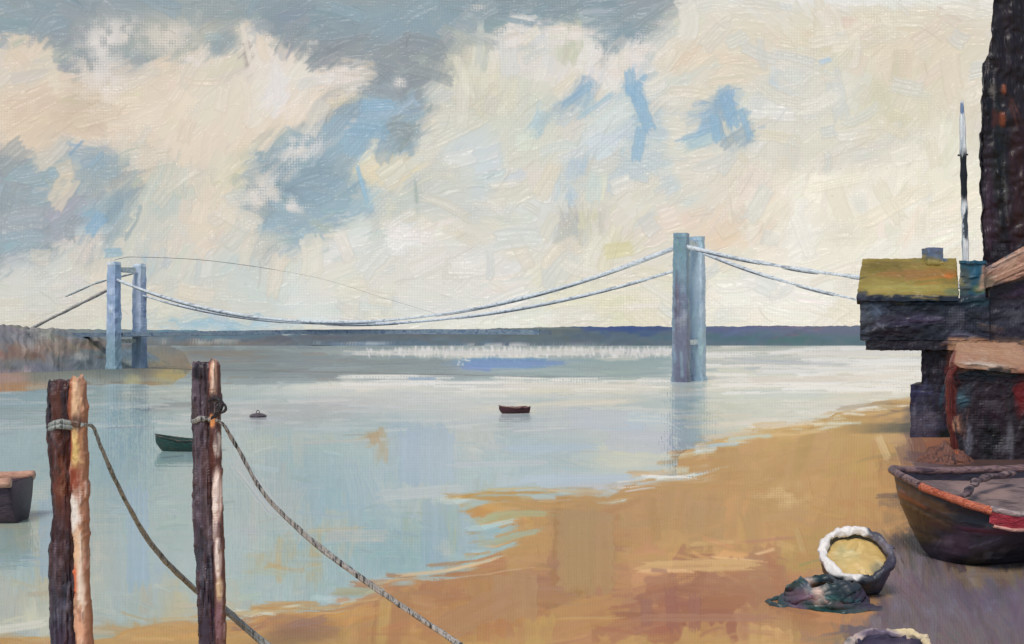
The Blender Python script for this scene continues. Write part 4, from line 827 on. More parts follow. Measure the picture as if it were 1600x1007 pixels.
o = obj('furled_canvas', bm, paint('dark_canvas', [(44, 36, 46), (84, 66, 74), (150, 124, 120)], pb, (0, 0, 0), 'x', k=.9)); o['label'] = 'dark rolled canvas lying across the bow of the beached boat'; o['category'] = 'canvas roll'

# ------------------------------------------------------------------ tubs and coil of rope on the sand
TW = lambda x, y: -.1 + .5 * math.sin(x / 37. + y / 23.)
mTub = Mural((1210, 1480, 820, 1060), (52, 58, 62), [
  ('p', [(1210,880),(1300,890),(1420,930),(1480,960),(1480,968),(1210,968)], (44,62,62), 3), ('e', 1250,930,26,16,-30,(86,66,84),.4), ('e', 1270,915,26,14,-20,(60,70,84),.4), ('e', 1300,925,50,9,8,(30,62,60),.4), ('e', 1275,928,40,5,10,(90,66,70),.4), ('e', 1280,945,40,9,18,(22,46,44),.4), ('e', 1290,960,24,9,10,(60,36,36),.4), ('e', 1345,945,44,9,-8,(72,88,72),.4), ('e', 1268,918,8,12,0,(176,150,136),.5),
  ('p', [(1265,820),(1480,820),(1480,935),(1350,935),(1290,925),(1265,890)], (46,52,58), 2), ('e', 1372,880,24,40,20,(62,58,72),.4), ('e', 1286,905,12,26,0,(28,46,48),.4), ('e', 1340,922,50,7,0,(22,34,36),.4), ('e', 1355,930,40,12,0,(58,46,62),.4),
  ('p', [(1300,968),(1480,968),(1480,1060),(1300,1060)], (70,66,82), 2), ('e', 1385,1010,60,20,0,(60,54,72),.4)],
  TW, n=(120, 300), L=(30, 18), Wd=(9, 5), jit=7, warp=2, strokes=[(1330,917,.02,80,6,(24,34,36)),(1284,912,1.3,40,9,(30,44,48)),(1300,928,.12,90,6,(36,78,74)),(1275,945,.4,60,7,(24,56,52)),(1345,948,-.15,60,6,(96,108,80)),(1250,925,-.4,30,6,(110,84,104))], lines=30)
mRim = Mural((1240, 1480, 800, 1060), (58, 62, 70), [
  ('p', [(1240,800),(1352,800),(1356,850),(1300,905),(1240,905)], (232,226,220), 3), ('p', [(1240,896),(1296,886),(1310,930),(1240,960)], (44,54,58), 3), ('e', 1376,880,22,50,10,(66,62,76),.4), ('e', 1366,846,16,12,30,(120,114,122),.5), ('e', 1345,920,50,10,0,(196,168,110),.4), ('e', 1372,912,14,8,0,(230,222,210),.4),
  ('p', [(1300,950),(1480,950),(1480,1060),(1300,1060)], (206,182,168), 2), ('e', 1325,988,16,20,0,(60,72,78),.4), ('e', 1425,980,34,24,8,(228,206,162),.4), ('e', 1390,1004,30,8,0,(110,98,116),.4)],
  TW, n=(60, 160), L=(24, 14), Wd=(9, 5), jit=6, warp=2, lines=20)
mFill = Mural((1240, 1480, 800, 1060), (206, 174, 110), [
  ('e', 1315,866,18,14,0,(190,176,124),.5), ('e', 1340,885,36,14,20,(218,186,120),.5), ('e', 1362,886,16,12,20,(140,134,110),.5), ('e', 1330,905,50,10,0,(196,158,96),.5), ('p', [(1300,950),(1480,950),(1480,1060),(1300,1060)], (72,64,84), 2), ('e', 1400,1000,34,8,0,(96,86,116),.4), ('e', 1360,1004,20,8,0,(48,42,56),.4)],
  TW, n=(60, 140), L=(26, 16), Wd=(9, 5), jit=6, warp=2, strokes=[(1325,862,-.2,36,7,(228,204,146)),(1345,890,.3,50,9,(220,186,118)),(1350,900,.1,44,6,(230,196,128))], dry=[(1365,880,1.2,40,20,(120,116,112))], lines=16)
def tub(label, c, r, h, tilt, rimcol, fillcol, px, rimdabs, seed, rimr=.075, wall=((24, 30, 32), (40, 46, 48), (60, 56, 66))):
    t = thing('tub', label, 'tub', c, 'old tubs on the sand')
    M_ = Matrix.Rotation(tilt, 3, 'X') @ Matrix.Rotation(-.12, 3, 'Y')
    def T(p): return Vector(c) + M_ @ Vector(p)
    lo = min(T((r * .86 * math.cos(a), r * .86 * math.sin(a), 0)).z for a in [i * .3 for i in range(21)]); dz = c[2] - lo - .05
    def T2(p): return T(p) + Vector((0, 0, dz))
    N = 36; bm = bmesh.new(); prof = [(0, 0), (.84, 0), (.9, .25 * h), (.98, .6 * h), (1, h), (.88, h), (.84, .8 * h)]
    rings = [[bm.verts.new(T2((r * f * math.cos(2 * math.pi * k / N), r * f * math.sin(2 * math.pi * k / N), z))) for k in range(N)] for f, z in prof[1:]]
    for a, b in zip(rings, rings[1:]):
        for k in range(N): bm.faces.new([a[k], a[(k + 1) % N], b[(k + 1) % N], b[k]])
    bm.faces.new(rings[0][::-1]); worked('tub_wall', bm, mTub, c[1], t, gain=1.1, edge=.03, amp=.025, freq=4, push=False, seed=seed)
    bm = bmesh.new(); tube(bm, [T2((r * .95 * math.cos(a), r * .95 * math.sin(a), h)) for a in [i * 2 * math.pi / N for i in range(N + 1)]], [rimr * (1 + .35 * mnoise.noise(Vector((i * .45, seed, 0)))) for i in range(N)] + [rimr * (1 + .35 * mnoise.noise(Vector((0, seed, 0))))], 20, False); worked('rim', bm, mRim, c[1], t, gain=.9, edge=.02, amp=.05, freq=6, push=False, relief=1.6, seed=seed)
    bm = bmesh.new(); ctr = bm.verts.new(T2((0, 0, h * .86))); fr = [bm.verts.new(T2((r * .9 * math.cos(2 * math.pi * k / N), r * .9 * math.sin(2 * math.pi * k / N), h * .82))) for k in range(N)]
    for k in range(N): bm.faces.new([ctr, fr[k], fr[(k + 1) % N]])
    worked('contents', bm, mFill, c[1], t, gain=.85, edge=.03, amp=.03, freq=4, push=False, relief=1.0, seed=seed + 1)
    return t
c = G(1335, 926, .3); pT = .0121
tub('dark tub with broad white rim and yellow ochre filling beside the boat', c, .62, .62, math.radians(36), [(222, 218, 212), (236, 232, 226), (210, 204, 200)], [(176, 142, 84), (206, 172, 104), (216, 190, 124), (160, 140, 84)], pT,
    [(W(1378, 885, c.y - .3), (.26, 1.6, .46), (60, 54, 66)), (W(1345, 918, c.y - .6), (.6, 1.6, .15), (34, 38, 42)), (W(1283, 905, c.y - .2), (.16, 1.6, .2), (40, 46, 46))], 1.)
c = G(1392, 1046, .3)
tub('pale pink rimmed tub with dark purple inside, low at the bottom edge', c, .56, .34, math.radians(2), [(196, 170, 158), (220, 196, 180), (226, 200, 150)], [(66, 60, 74), (50, 46, 60), (84, 78, 92)], .0103, [(W(1340, 985, c.y), (.1, .6, .2), (60, 66, 72))], 2., .055, ((56, 62, 68), (74, 78, 82), (52, 56, 64)))
c = G(1288, 948, .3); bm = bmesh.new(); q = []
for i in range(150):
    a = i * .29; turn = i / 150
    q.append(c + Vector((math.cos(a) * (.68 - .22 * turn + .06 * math.sin(i * .7)), math.sin(a) * (.50 - .16 * turn), .05 + .34 * turn + .05 * math.sin(i * .9))))
tube(bm, q, .085, 8)
tube(bm, curve([c + Vector(v) for v in ((-.65, -.1, .06), (-.85, -.25, .03), (-.95, .1, .03), (-.7, .35, .05))], 16), .055, 8)
tube(bm, curve([c + Vector(v) for v in ((-.3, -.45, .06), (-.05, -.62, .04), (.25, -.66, .05), (.55, -.5, .07), (.8, -.45, .04))], 18), .07, 8)
o = worked('rope_coil', bm, mTub, c.y, None, gain=1.3, edge=.05, amp=.05, freq=5, push=False, relief=1.0, seed=6); o['label'] = 'dark green coil of wet rope heaped left of the ochre tub'; o['category'] = 'rope coil'

# ------------------------------------------------------------------ suspension bridge
A0, A1 = Vector((-62.2, 171.6, 0)), Vector((19.1, 124.0, 0)); dv = A1 - A0; pv = Vector((-dv.y, dv.x, 0)).normalized() * 5.0
def BP(s, side, z): return A0 + dv * s + pv * side + Vector((0, 0, z))
tr = thing('suspension_bridge', 'blue grey suspension bridge with two towers spanning the river', 'bridge', A1)
lt = tr.location
leg1 = paint('tower_blue', [(112, 132, 150), (140, 158, 174), (166, 178, 190), (124, 140, 164)], .085, lt, 'z', [(A1 + Vector((0, 0, 6.5)), (3, 4, 5.5), (100, 104, 124)), (A1 + Vector((0, 0, 13)), (3, 4, 4), (120, 144, 158)), (A0 + Vector((0, 0, 5)), (6, 8, 5), (136, 162, 172))], k=1.25, speck=.15)
mL = Mural((140, 260, 395, 620), (142,160,178), [('e', 178,470,12,60,0,(130,148,176),.5), ('e', 170,560,20,40,0,(120,144,156),.5), ('e', 218,460,16,50,0,(158,168,184),.5), ('e', 226,560,14,40,0,(122,140,160),.5), ('e', 196,408,50,8,0,(190,196,198),.5), ('e', 230,500,4,60,0,(118,132,158),.5)], UP, n=(60, 140), L=(40, 24), Wd=(8, 5), jit=6, warp=2, dry=[(178,480,1.57,120,24,(186,196,206)),(222,500,1.57,120,24,(182,192,206))], lines=30)
mR = Mural((1030, 1125, 355, 620), (124,146,160), [('e', 1060,400,14,40,0,(112,138,150),.5), ('e', 1066,470,12,40,0,(104,124,144),.5), ('e', 1058,490,6,50,0,(96,94,112),.5), ('e', 1066,540,14,60,0,(100,104,122),.5), ('e', 1095,430,13,70,0,(148,166,180),.5), ('e', 1098,560,14,50,0,(136,156,168),.5), ('e', 1066,590,14,24,0,(96,98,116),.5)], UP, n=(60, 150), L=(44, 26), Wd=(8, 5), jit=6, warp=2, strokes=[(1057,470,1.57,120,4,(90,88,106)),(1072,450,1.57,120,4,(92,116,136)),(1092,450,1.57,110,4,(172,186,196))], dry=[(1064,480,1.57,120,26,(160,164,172)),(1096,470,1.57,120,22,(180,190,198))], lines=40)
def tower(s, wpx, nm):
    tw = bpy.data.objects.new('tower', None); COL.objects.link(tw); tw.parent = tr; tw.location = BP(s, 0, 0) - lt
    ux = dv.normalized(); uy = pv.normalized()
    for side in (0, 1):
        bm = bmesh.new(); c = BP(s, side, 0); hw = wpx / 2; n = 30
        for (z0, z1, f0, f1) in ((-1.2, .5, 1.12, 1.1), (.5, 16.3, 1.02, .88), (16.3, 16.8, .94, .86)):
            hexa(bm, [c + ux * a * hw * f0 + uy * b * hw * .62 * f0 + Vector((0, 0, z0)) for a, b in ((-1, -1), (1, -1), (1, 1), (-1, 1))] + [c + ux * a * hw * f1 + uy * b * hw * .62 * f1 + Vector((0, 0, z1)) for a, b in ((-1, -1), (1, -1), (1, 1), (-1, 1))])
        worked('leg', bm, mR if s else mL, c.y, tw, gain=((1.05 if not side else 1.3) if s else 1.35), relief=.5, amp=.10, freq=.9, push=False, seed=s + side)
    for z in ((15.3, 16.1), (4.2, 4.75)):
        bm = bmesh.new(); c0, c1 = BP(s, 0, 0) + uy * wpx * .5, BP(s, 1, 0) - uy * wpx * .5; h = .42
        hexa(bm, [c0 - ux * h + Vector((0, 0, z[0])), c1 - ux * h + Vector((0, 0, z[0])), c1 + ux * h + Vector((0, 0, z[0])), c0 + ux * h + Vector((0, 0, z[0])), c0 - ux * h + Vector((0, 0, z[1])), c1 - ux * h + Vector((0, 0, z[1])), c1 + ux * h + Vector((0, 0, z[1])), c0 + ux * h + Vector((0, 0, z[1]))])
        rough(bm, .6, .05, .8, 3)
        obj2(bm, 'cross_beam', pale, tw)
def obj2(bm, nm, mat, par):
    w = par.location.copy(); q = par.parent
    while q is not None: w += q.location; q = q.parent
    bmesh.ops.translate(bm, verts=bm.verts, vec=-w)
    me = bpy.data.meshes.new(nm); bmesh.ops.recalc_face_normals(bm, faces=bm.faces); bm.to_mesh(me); bm.free(); me.materials.append(mat)
    for f in me.polygons: f.use_smooth = True
    me.set_sharp_from_angle(angle=math.radians(45))
    o = bpy.data.objects.new(nm, me); COL.objects.link(o); o.parent = par; return o
pale = paint('tower_pale', [(186, 196, 196), (206, 208, 202), (172, 186, 190)], .1, lt, 'x', k=1.1)
tower(0, 2.0, 'l'); tower(1, 1.75, 'r')
bm = bmesh.new(); ux = dv.normalized()
def deck_at(s): return BP(s, 0, 0), BP(s, 1, 0)
n = 60
pr = None
for i in range(n + 1):
    s = -.55 + 1.35 * i / n; a, b = deck_at(s); zc = 5.15 + .35 * math.sin(math.pi * min(max(s, 0), 1))
    e = pv.normalized() * .35
    ring = [bm.verts.new(q) for q in (a + e * 2.4 + Vector((0, 0, zc)), b - e * 2.4 + Vector((0, 0, zc)), b - e * 2.4 + Vector((0, 0, zc + .62)), a + e * 2.4 + Vector((0, 0, zc + .62)))]
    if pr:
        for k in range(4): bm.faces.new([pr[k], pr[(k + 1) % 4], ring[(k + 1) % 4], ring[k]])
    else: bm.faces.new(ring[::-1])
    pr = ring
bm.faces.new(pr); rough(bm, 1.6, .05, .5, 7)
obj2(bm, 'deck', paint('deck_dark', [(74, 92, 112), (92, 108, 122), (112, 124, 134), (66, 80, 106)], .09, lt, 'x', k=1.3, bump=.4, along=120, across=6), tr)
cab = paint('cable_paint', [(128, 136, 148), (186, 194, 200), (200, 206, 210), (166, 174, 184)], .085, lt, 'x', k=1.1, along=120, across=6, speck=0, bump=.06, rough=.8)
strand = paint('strand_dark', [(70, 78, 90), (104, 112, 124), (140, 148, 158)], .085, lt, 'x', k=.8, along=120, across=6, speck=0, bump=.05, rough=.8)
def zseed(p): return p[0].z * .37 + p[-1].z
def cable(pts, r, nm='cable', mat=None):
    pp = curve(pts, 60); bm = bmesh.new()
    tube(bm, pp, [r * (.95 + .55 * mnoise.noise(Vector((i * .15, 5, zseed(pts))))) for i in range(60)], 10)
    obj2(bm, nm, mat or cab, tr)
    for a, b in ((3, 20), (24, 33), (38, 56)):
        bm = bmesh.new(); tube(bm, [pp[i] + Vector((0, -.1, -r * 1.1)) for i in range(a, b)], [r * .34 * math.sin(math.pi * (i - a + .5) / (b - a)) + .015 for i in range(a, b)], 6)
        obj2(bm, 'lower_strand', strand, tr)
def span(side, zl, zm, zr): return [BP(s, side, zl * (1 - s) * (1 - 2 * s) + zm * 4 * s * (1 - s) + zr * s * (2 * s - 1)) for s in [i / 12 for i in range(13)]]
cable(span(0, 14.2, 7.1, 15.4), .22); cable(span(1, 11.9, 6.9, 13.6), .19)
cable([BP(1, 0, 15.4), BP(1.1, 0, 13.1), BP(1.207, 0, 11.3), BP(1.36, 0, 9.6)], .22); cable([BP(1, 1, 15.1), BP(1.1, 1, 11.6), BP(1.207, 1, 8.8), BP(1.3, 1, 6.8)], .19)
cable([BP(0, 0, 13.0), BP(-.08, 0, 10.6), BP(-.17, 0, 7.9), BP(-.22, 0, 6.4)], .25, mat=paint('cable_brown', [(108, 104, 104), (140, 136, 132), (166, 160, 146), (124, 132, 142)], .1, lt, 'x', k=1.7, along=40, across=4, bump=.3))
cable([BP(0, 1, 15.6), BP(-.10, 1, 14.2), BP(-.19, 1, 12.0)], .17, mat=pale)
bm = bmesh.new(); pp = curve([W(178, 407, 171.7), W(190, 404, 171.4), W(215, 402, 171), W(330, 408, 166), W(485, 432, 158), W(600, 466, 151), W(690, 493, 146)], 60); tube(bm, pp, [.045 if i < 36 else .018 for i in range(60)], 6)
obj2(bm, 'guide_wire', paint('wire_dark', [(96, 96, 100), (150, 148, 150)], .1, lt, 'x', k=1., bump=.2), tr)

# ------------------------------------------------------------------ far shore and left bank woods
def ridge(name, prof, d0, d1, mat, kind, base=-.3, nx=260, rows=7, amp=.6):
    bm = bmesh.new(); xs = np.linspace(prof[0][0], prof[-1][0], nx); tops = np.interp(xs, [p[0] for p in prof], [p[1] for p in prof]); ds = np.interp(xs, [p[0] for p in prof], [p[2] if len(p) > 2 else d0 for p in prof])
    G_ = []
    for i, (x, yt) in enumerate(zip(xs, tops)):
        d = ds[i]; zt = CH + (HY - yt) / F * d + amp * (mnoise.noise(Vector((x * .03, 1, 0))) + .7 * mnoise.noise(Vector((x * .12, 5, 0))))
        col = []
        for j in range(rows + 1):
            u = j / rows; dd = d + (d1 - d0) * (math.sin(u * 1.5) if u < .8 else u ** 2); z = base + (zt - base) * (1 - (1 - min(u / .72, 1)) ** 2.2) if u < .72 else zt * (1 - (u - .72) / .28 * .8)
            q = Vector(((x - CX) / F * dd, dd, z)); q += mnoise.noise_vector(q * .08) * amp * .6 + (mnoise.noise_vector(q * .45) * amp * .9 if kind == 'stuff' else Vector((0, 0, 0)))
            col.append(bm.verts.new(q))
        G_.append(col)
    for a, b in zip(G_, G_[1:]):
        for j in range(rows): bm.faces.new([a[j], b[j], b[j + 1], a[j + 1]])
    o = worked(name, bm, mat, d0, None, gain=1.0, edge=1e6, amp=0, push=False, own_depth=True, relief=.6, spec=.15, rough_=.6); o['kind'] = kind; return o
D = 690.
mHill = Mural((-80, 1680, 494, 552), (84,98,110), [
  ('e', 100,525,200,20,0,(112,120,122),.6), ('e', 330,518,120,7,0,(84,124,142),.5), ('e', 360,528,140,6,0,(78,98,112),.5), ('e', 380,540,140,7,0,(112,104,98),.5), ('e', 520,530,130,6,0,(82,88,96),.5), ('e', 600,540,180,5,0,(88,112,132),.5), ('e', 700,522,130,7,-2,(90,94,98),.5), ('e', 860,518,90,9,0,(88,96,92),.5), ('e', 800,530,200,7,0,(86,100,104),.5),
  ('e', 985,511,74,9,0,(22,58,116),.4), ('e', 950,525,90,8,0,(70,90,104),.5), ('e', 1130,512,90,7,0,(70,86,122),.5), ('e', 1180,528,160,7,0,(58,94,108),.5), ('e', 1240,507,60,4,0,(118,80,108),.5), ('e', 1290,516,90,6,0,(84,94,122),.5), ('e', 1300,534,90,5,0,(56,96,98),.5), ('e', 1500,520,200,16,0,(80,90,112),.5)],
  lambda x, y: -.02, n=(170, 420), L=(120, 70), Wd=(8, 5), jit=6, warp=3, strokes=[(990,511,0,130,10,(20,56,116)),(1040,514,0,70,7,(36,60,106)),(940,516,0,80,6,(40,66,120)),(1200,530,0,200,5,(52,92,100)),(1240,507,0,90,3,(126,84,112)),(700,520,-.04,200,5,(76,80,88)),(350,516,.03,180,5,(92,142,166)),(480,528,.0,150,5,(84,84,92)),(860,514,0,120,4,(110,120,118))], dry=[(300,535,0,260,12,(190,186,170)),(560,538,0,260,8,(186,190,190)),(800,541,0,420,5,(222,216,208))], lines=60)
ridge('hills', [(-900, 500), (150, 511), (300, 513), (450, 523), (600, 518), (760, 510), (900, 506), (1340, 504), (2500, 496)], D, D + 260, mHill, 'structure', nx=1500, rows=16, amp=1.0)
mWood = Mural((-80, 420, 480, 620), (122,122,118), [
  ('e', 10,520,40,26,0,(112,112,116),.5), ('e', 60,508,50,12,0,(134,130,122),.5), ('e', 30,550,80,12,0,(130,108,96),.5), ('e', 110,540,50,14,0,(136,120,108),.5), ('e', 130,520,40,10,0,(110,122,132),.5), ('e', 60,580,70,12,0,(112,114,122),.5), ('e', 150,570,60,20,0,(116,122,126),.5), ('e', 200,560,50,14,0,(112,130,140),.5), ('e', 20,592,30,12,0,(160,134,134),.5), ('e', 260,575,50,14,0,(136,128,104),.5)],
  lambda x, y: .1 + 1.2 * vnoise(np.array([x / 60.]), np.array([y / 30.]))[0], n=(120, 300), L=(40, 24), Wd=(12, 7), jit=8, warp=5, dry=[(60,530,0,120,50,(170,166,160)),(120,560,0,120,40,(166,166,160)),(40,585,1.5,40,40,(176,158,156)),(200,575,1.57,60,40,(172,172,150))], lines=40)
ridge('woodland', [(-500, 470, 150), (-40, 504, 150), (0, 506, 150), (40, 509, 153), (90, 514, 158), (140, 522, 166), (180, 536, 174), (220, 552, 182), (250, 566, 188), (270, 575, 190)], 150., 170., mWood, 'stuff', nx=640, rows=40, amp=.5)

# ------------------------------------------------------------------ the wharf on the right
mWharf = Mural((1320, 1760, 330, 760), (46,44,56), [
  ('p', [(1320,330),(1760,330),(1760,402),(1320,402)], (96,108,128), 2),
  ('p', [(1330,392),(1500,392),(1500,464),(1330,464)], (154,134,70), 3), ('e', 1372,412,34,9,0,(124,108,54),.5), ('e', 1430,425,60,8,0,(160,120,70),.5), ('e', 1478,428,9,6,0,(204,122,60),.4), ('e', 1410,450,70,7,0,(172,158,86),.5), ('e', 1488,456,14,6,0,(118,122,84),.5),
  ('p', [(1442,380),(1474,380),(1474,403),(1442,403)], (94,110,134), 2),
  ('p', [(1499,404),(1542,404),(1542,462),(1499,462)], (40,84,106), 2), ('e', 1506,440,10,22,0,(74,82,80),.5), ('e', 1530,452,12,7,0,(86,104,76),.5),
  ('p', [(1530,452),(1534,416),(1612,372),(1740,310),(1740,400),(1612,432),(1570,444)], (184,140,118), 2), ('e', 1546,440,16,10,0,(142,124,104),.5), ('e', 1580,405,40,4,-28,(212,174,152),.5),
  ('p', [(1330,463),(1546,463),(1546,532),(1330,532)], (42,46,60), 2), ('e', 1450,474,80,8,0,(34,48,64),.5), ('e', 1530,472,24,8,0,(42,70,84),.5), ('e', 1425,500,46,8,0,(80,72,98),.5), ('e', 1368,484,12,12,30,(104,120,144),.5), ('e', 1372,508,12,10,30,(110,114,132),.5), ('e', 1400,520,40,8,0,(38,32,42),.5), ('e', 1350,500,8,30,0,(90,98,112),.5),
  ('p', [(1546,452),(1570,446),(1612,432),(1760,380),(1760,560),(1546,560)], (56,48,62), 2), ('e', 1592,452,30,10,-20,(82,56,80),.5), ('e', 1575,500,30,26,0,(62,62,78),.5),
  ('p', [(1345,532),(1546,532),(1546,548),(1345,548)], (46,42,52), 2), ('e', 1500,526,24,5,0,(112,108,130),.5),
  ('p', [(1430,546),(1494,546),(1494,603),(1430,603)], (42,34,44), 2), ('e', 1478,572,9,18,0,(66,42,48),.5), ('e', 1450,560,10,20,0,(50,44,56),.5),
  ('p', [(1405,601),(1494,601),(1494,692),(1405,692)], (64,62,86), 2), ('e', 1440,614,26,12,0,(74,74,108),.5), ('e', 1440,660,24,30,0,(92,90,110),.5), ('e', 1478,682,12,10,0,(24,32,32),.5), ('e', 1470,640,12,24,0,(52,46,58),.5),
  ('p', [(1480,530),(1605,530),(1640,590),(1640,584),(1500,577),(1480,572)], (202,154,122), 2), ('e', 1530,569,40,4,3,(224,200,180),.5), ('e', 1580,550,24,12,20,(206,160,130),.5),
  ('p', [(1486,577),(1760,584),(1760,760),(1486,760)], (46,36,44), 2), ('e', 1540,586,60,7,3,(52,66,76),.5), ('e', 1503,624,12,14,0,(70,100,114),.5), ('e', 1598,616,12,34,0,(126,36,38),.5), ('e', 1520,600,14,12,0,(44,40,50),.5), ('e', 1548,640,20,40,0,(54,38,48),.5), ('e', 1512,690,7,24,0,(120,118,128),.5), ('e', 1578,690,6,34,0,(112,108,116),.5), ('e', 1548,690,16,30,0,(24,22,26),.5),
  ('p', [(1474,572),(1494,572),(1494,668),(1480,668)], (112,42,40), 2), ('e', 1492,664,8,12,0,(206,150,122),.5)],
  lambda x, y: 1.5 if (y > 600 or (546 < y and x < 1494)) else (-.42 if x > 1536 and y < 450 else -.02), n=(330, 800), L=(44, 24), Wd=(11, 6), jit=6, warp=2.5,
  strokes=[(1445,500,-.03,70,7,(92,84,112)),(1466,497,0,22,4,(158,154,178)),(1420,424,-.02,120,8,(164,122,70)),(1420,447,0,130,6,(178,164,92)),(1420,408,.02,130,6,(136,116,60)),(1478,428,0,14,7,(206,124,60)),(1370,485,.8,30,6,(116,132,156)),(1375,510,.6,24,6,(130,134,150)),(1500,524,0,40,5,(124,120,142)),(1460,474,0,130,6,(32,46,62)),(1520,470,0,44,6,(44,78,92)),(1525,420,1.5,40,9,(38,86,112)),(1580,404,-.45,80,5,(214,178,156)),(1585,425,-.42,90,10,(188,142,118)),(1530,570,.05,70,5,(228,206,188)),(1540,550,.03,100,12,(206,158,124)),(1540,586,.04,90,6,(54,70,80)),(1506,625,-.2,24,10,(72,104,120)),(1486,615,1.55,70,6,(124,44,42)),(1512,688,1.5,40,4,(150,148,156)),(1430,650,1.57,60,4,(140,138,156)),(1446,655,1.57,60,3,(126,124,146)),(1440,615,0,44,8,(74,74,110))],
  dry=[(1420,463,0,150,7,(200,196,170)),(1345,500,1.57,60,14,(190,190,190)),(1500,500,0,120,50,(112,112,124)),(1585,500,0,70,60,(112,112,124)),(1465,575,1.57,50,40,(96,92,104)),(1450,650,1.57,80,50,(128,126,140)),(1540,640,0,80,80,(104,96,104)),(1500,436,1.57,40,14,(196,196,180)),(1545,560,0,110,30,(226,196,172)),(1560,700,1.57,60,60,(120,116,124))], lines=90)
mTar = Mural((1515, 1900, -210, 720), (44,36,44), [
  ('e', 1548,330,14,90,0,(72,52,68),.5), ('e', 1590,300,14,120,0,(66,36,42),.5), ('e', 1560,250,10,90,0,(32,34,36),.5), ('e', 1569,140,5,8,0,(176,100,72),.4), ('e', 1566,186,6,12,0,(158,84,54),.4), ('e', 1552,185,10,14,0,(92,46,42),.4), ('e', 1570,395,30,20,0,(48,46,56),.5), ('e', 1580,60,20,60,0,(50,38,48),.5), ('e', 1546,150,5,60,0,(30,28,34),.5)],
  UP, n=(260, 520), L=(80, 44), Wd=(13, 7), jit=7, warp=3, strokes=[(1569,140,1.4,22,7,(184,106,76)),(1567,187,1.5,30,9,(164,86,56)),(1545,340,1.55,140,10,(84,62,80)),(1562,300,1.5,160,8,(30,30,34)),(1572,310,1.5,120,4,(112,112,110))], dry=[(1545,80,1.57,120,24,(210,200,190)),(1550,140,1.57,90,14,(200,192,184)),(1570,300,1.5,180,14,(120,120,116)),(1565,395,0,60,40,(130,128,134))], lines=60)
d = 52.; ph = d / F
th = thing('wharf_hut', 'dark wharf hut with ochre roof raised on a thick pier', 'hut', W(1445, 690, d) * 1.0)
th.location.z = 0; lh = th.location
def dab(x, y, rx, rz, c, dd=d, ry=1.2, q=None):
    k = dd / F; return (W(x, y, dd), (rx * k, ry, rz * k), c)
bm = bmesh.new()
e0, e1, r1, r0 = W(1339, 463, d - .15), W(1498, 463, d - .15), W(1494, 404, d + 2.6), W(1348, 405, d + 2.6)
b1, b0 = W(1498, 463, d + 5.6), W(1339, 463, d + 5.6)
b1.z = e1.z; b0.z = e0.z; dn = Vector((0, 0, -.22))
f = [bm.verts.new(p) for p in (e0, e1, r1, r0, b1, b0)]; g = [bm.verts.new(p + dn) for p in (e0, e1, r1, r0, b1, b0)]
for k in ((0, 1, 2, 3), (3, 2, 4, 5)): bm.faces.new([f[i] for i in k]); bm.faces.new([g[i] for i in k][::-1])
for a, b in ((0, 1), (1, 2), (2, 4), (4, 5), (5, 3), (3, 0)): bm.faces.new([f[a], f[b], g[b], g[a]])
worked('roof', bm, mWharf, d, th, gain=.8, relief=.5)
bm = bmesh.new(); c0 = W(1457, 407, d + 2.4); s = .38; box(bm, c0.x - s, c0.x + s, c0.y - s, c0.y + s, c0.z - .6, c0.z + .58)
worked('chimney', bm, mWharf, d, th)
bm = bmesh.new(); a, b = W(1344, 466, d), W(1545, 532, d)
block(bm, a.x, b.x, d, d + 5.2, b.z, a.z); worked('wall', bm, mWharf, d, th, gain=.58, relief=.6)
bm = bmesh.new(); a, b = W(1352, 533, d - .1), W(1560, 547, d - .1); block(bm, a.x, b.x, d - .15, d + 5, b.z, a.z - .01); worked('floor_beam', bm, mWharf, d, th, gain=.58, relief=.6)
bm = bmesh.new(); a, b = W(1440, 546, d + .3), W(1492, 604, d + .3); block(bm, a.x, b.x, d + .3, d + 2.6, b.z - .2, a.z); worked('pier', bm, mWharf, d, th, gain=.58, relief=.6)
bm = bmesh.new(); a, b = W(1420, 602, d), W(1490, 690, d); block(bm, a.x, b.x, d - .2, d + 3, -.3, a.z); worked('footing', bm, mWharf, d, th, gain=.58, relief=.6)
# teal tank between the roof and the tower
dt = 52.4; pt = dt / F; a, b = W(1500, 412, dt), W(1538, 456, dt)
t = thing('water_tank', 'small teal tank squeezed between the ochre roof and the dark tower', 'tank', ((a.x + b.x) / 2, dt + .6, W(0, 466, d).z))
bm = bmesh.new(); block(bm, a.x, b.x, dt, dt + 1.3, W(0, 466, d).z - .02, a.z); worked('tank_body', bm, mWharf, dt, t)
bm = bmesh.new(); block(bm, a.x - .07, b.x + .05, dt - .07, dt + 1.37, a.z, a.z + .12); worked('lid', bm, mWharf, dt, t)
# mast
dm = 58.6; pm = dm / F
t = thing('mast', 'thin grey blue mast rising behind the ochre roofed hut', 'mast', (W(1508, 500, dm).x, dm, 0))
bm = bmesh.new(); pp = [W(1503 + 7 * (y - 158) / 300, y, dm) for y in np.linspace(158, 560, 46)]; pp.append(Vector((pp[-1].x, dm, -.3)))
tube(bm, pp, [pm * (2.0 + 2.8 * min(1, i / 5) + 2.4 * mnoise.noise(Vector((i * .5, 2, 2)))) for i in range(len(pp))], 10)
obj('spar', bm, paint('mast_paint', [(122, 134, 146), (176, 182, 186), (216, 216, 212), (150, 160, 168)], pm, t.location, 'z', [dab(1506, 275, 14, 46, (16, 20, 26), dm), dab(1503, 170, 5, 10, (96, 112, 140), dm), dab(1508, 350, 4, 30, (50, 58, 66), dm)], k=1.5, across=3, speck=.1, bump=.4), t)
bm = bmesh.new(); a = W(1503, 243, dm); tube(bm, [a + Vector((-.22, 0, 0)), a + Vector((.32, 0, .04))], .05, 8)
obj('crosstree', bm, paint('mast_iron', [(60, 66, 74), (90, 96, 102)], pm, t.location, 'x', k=.9), t)

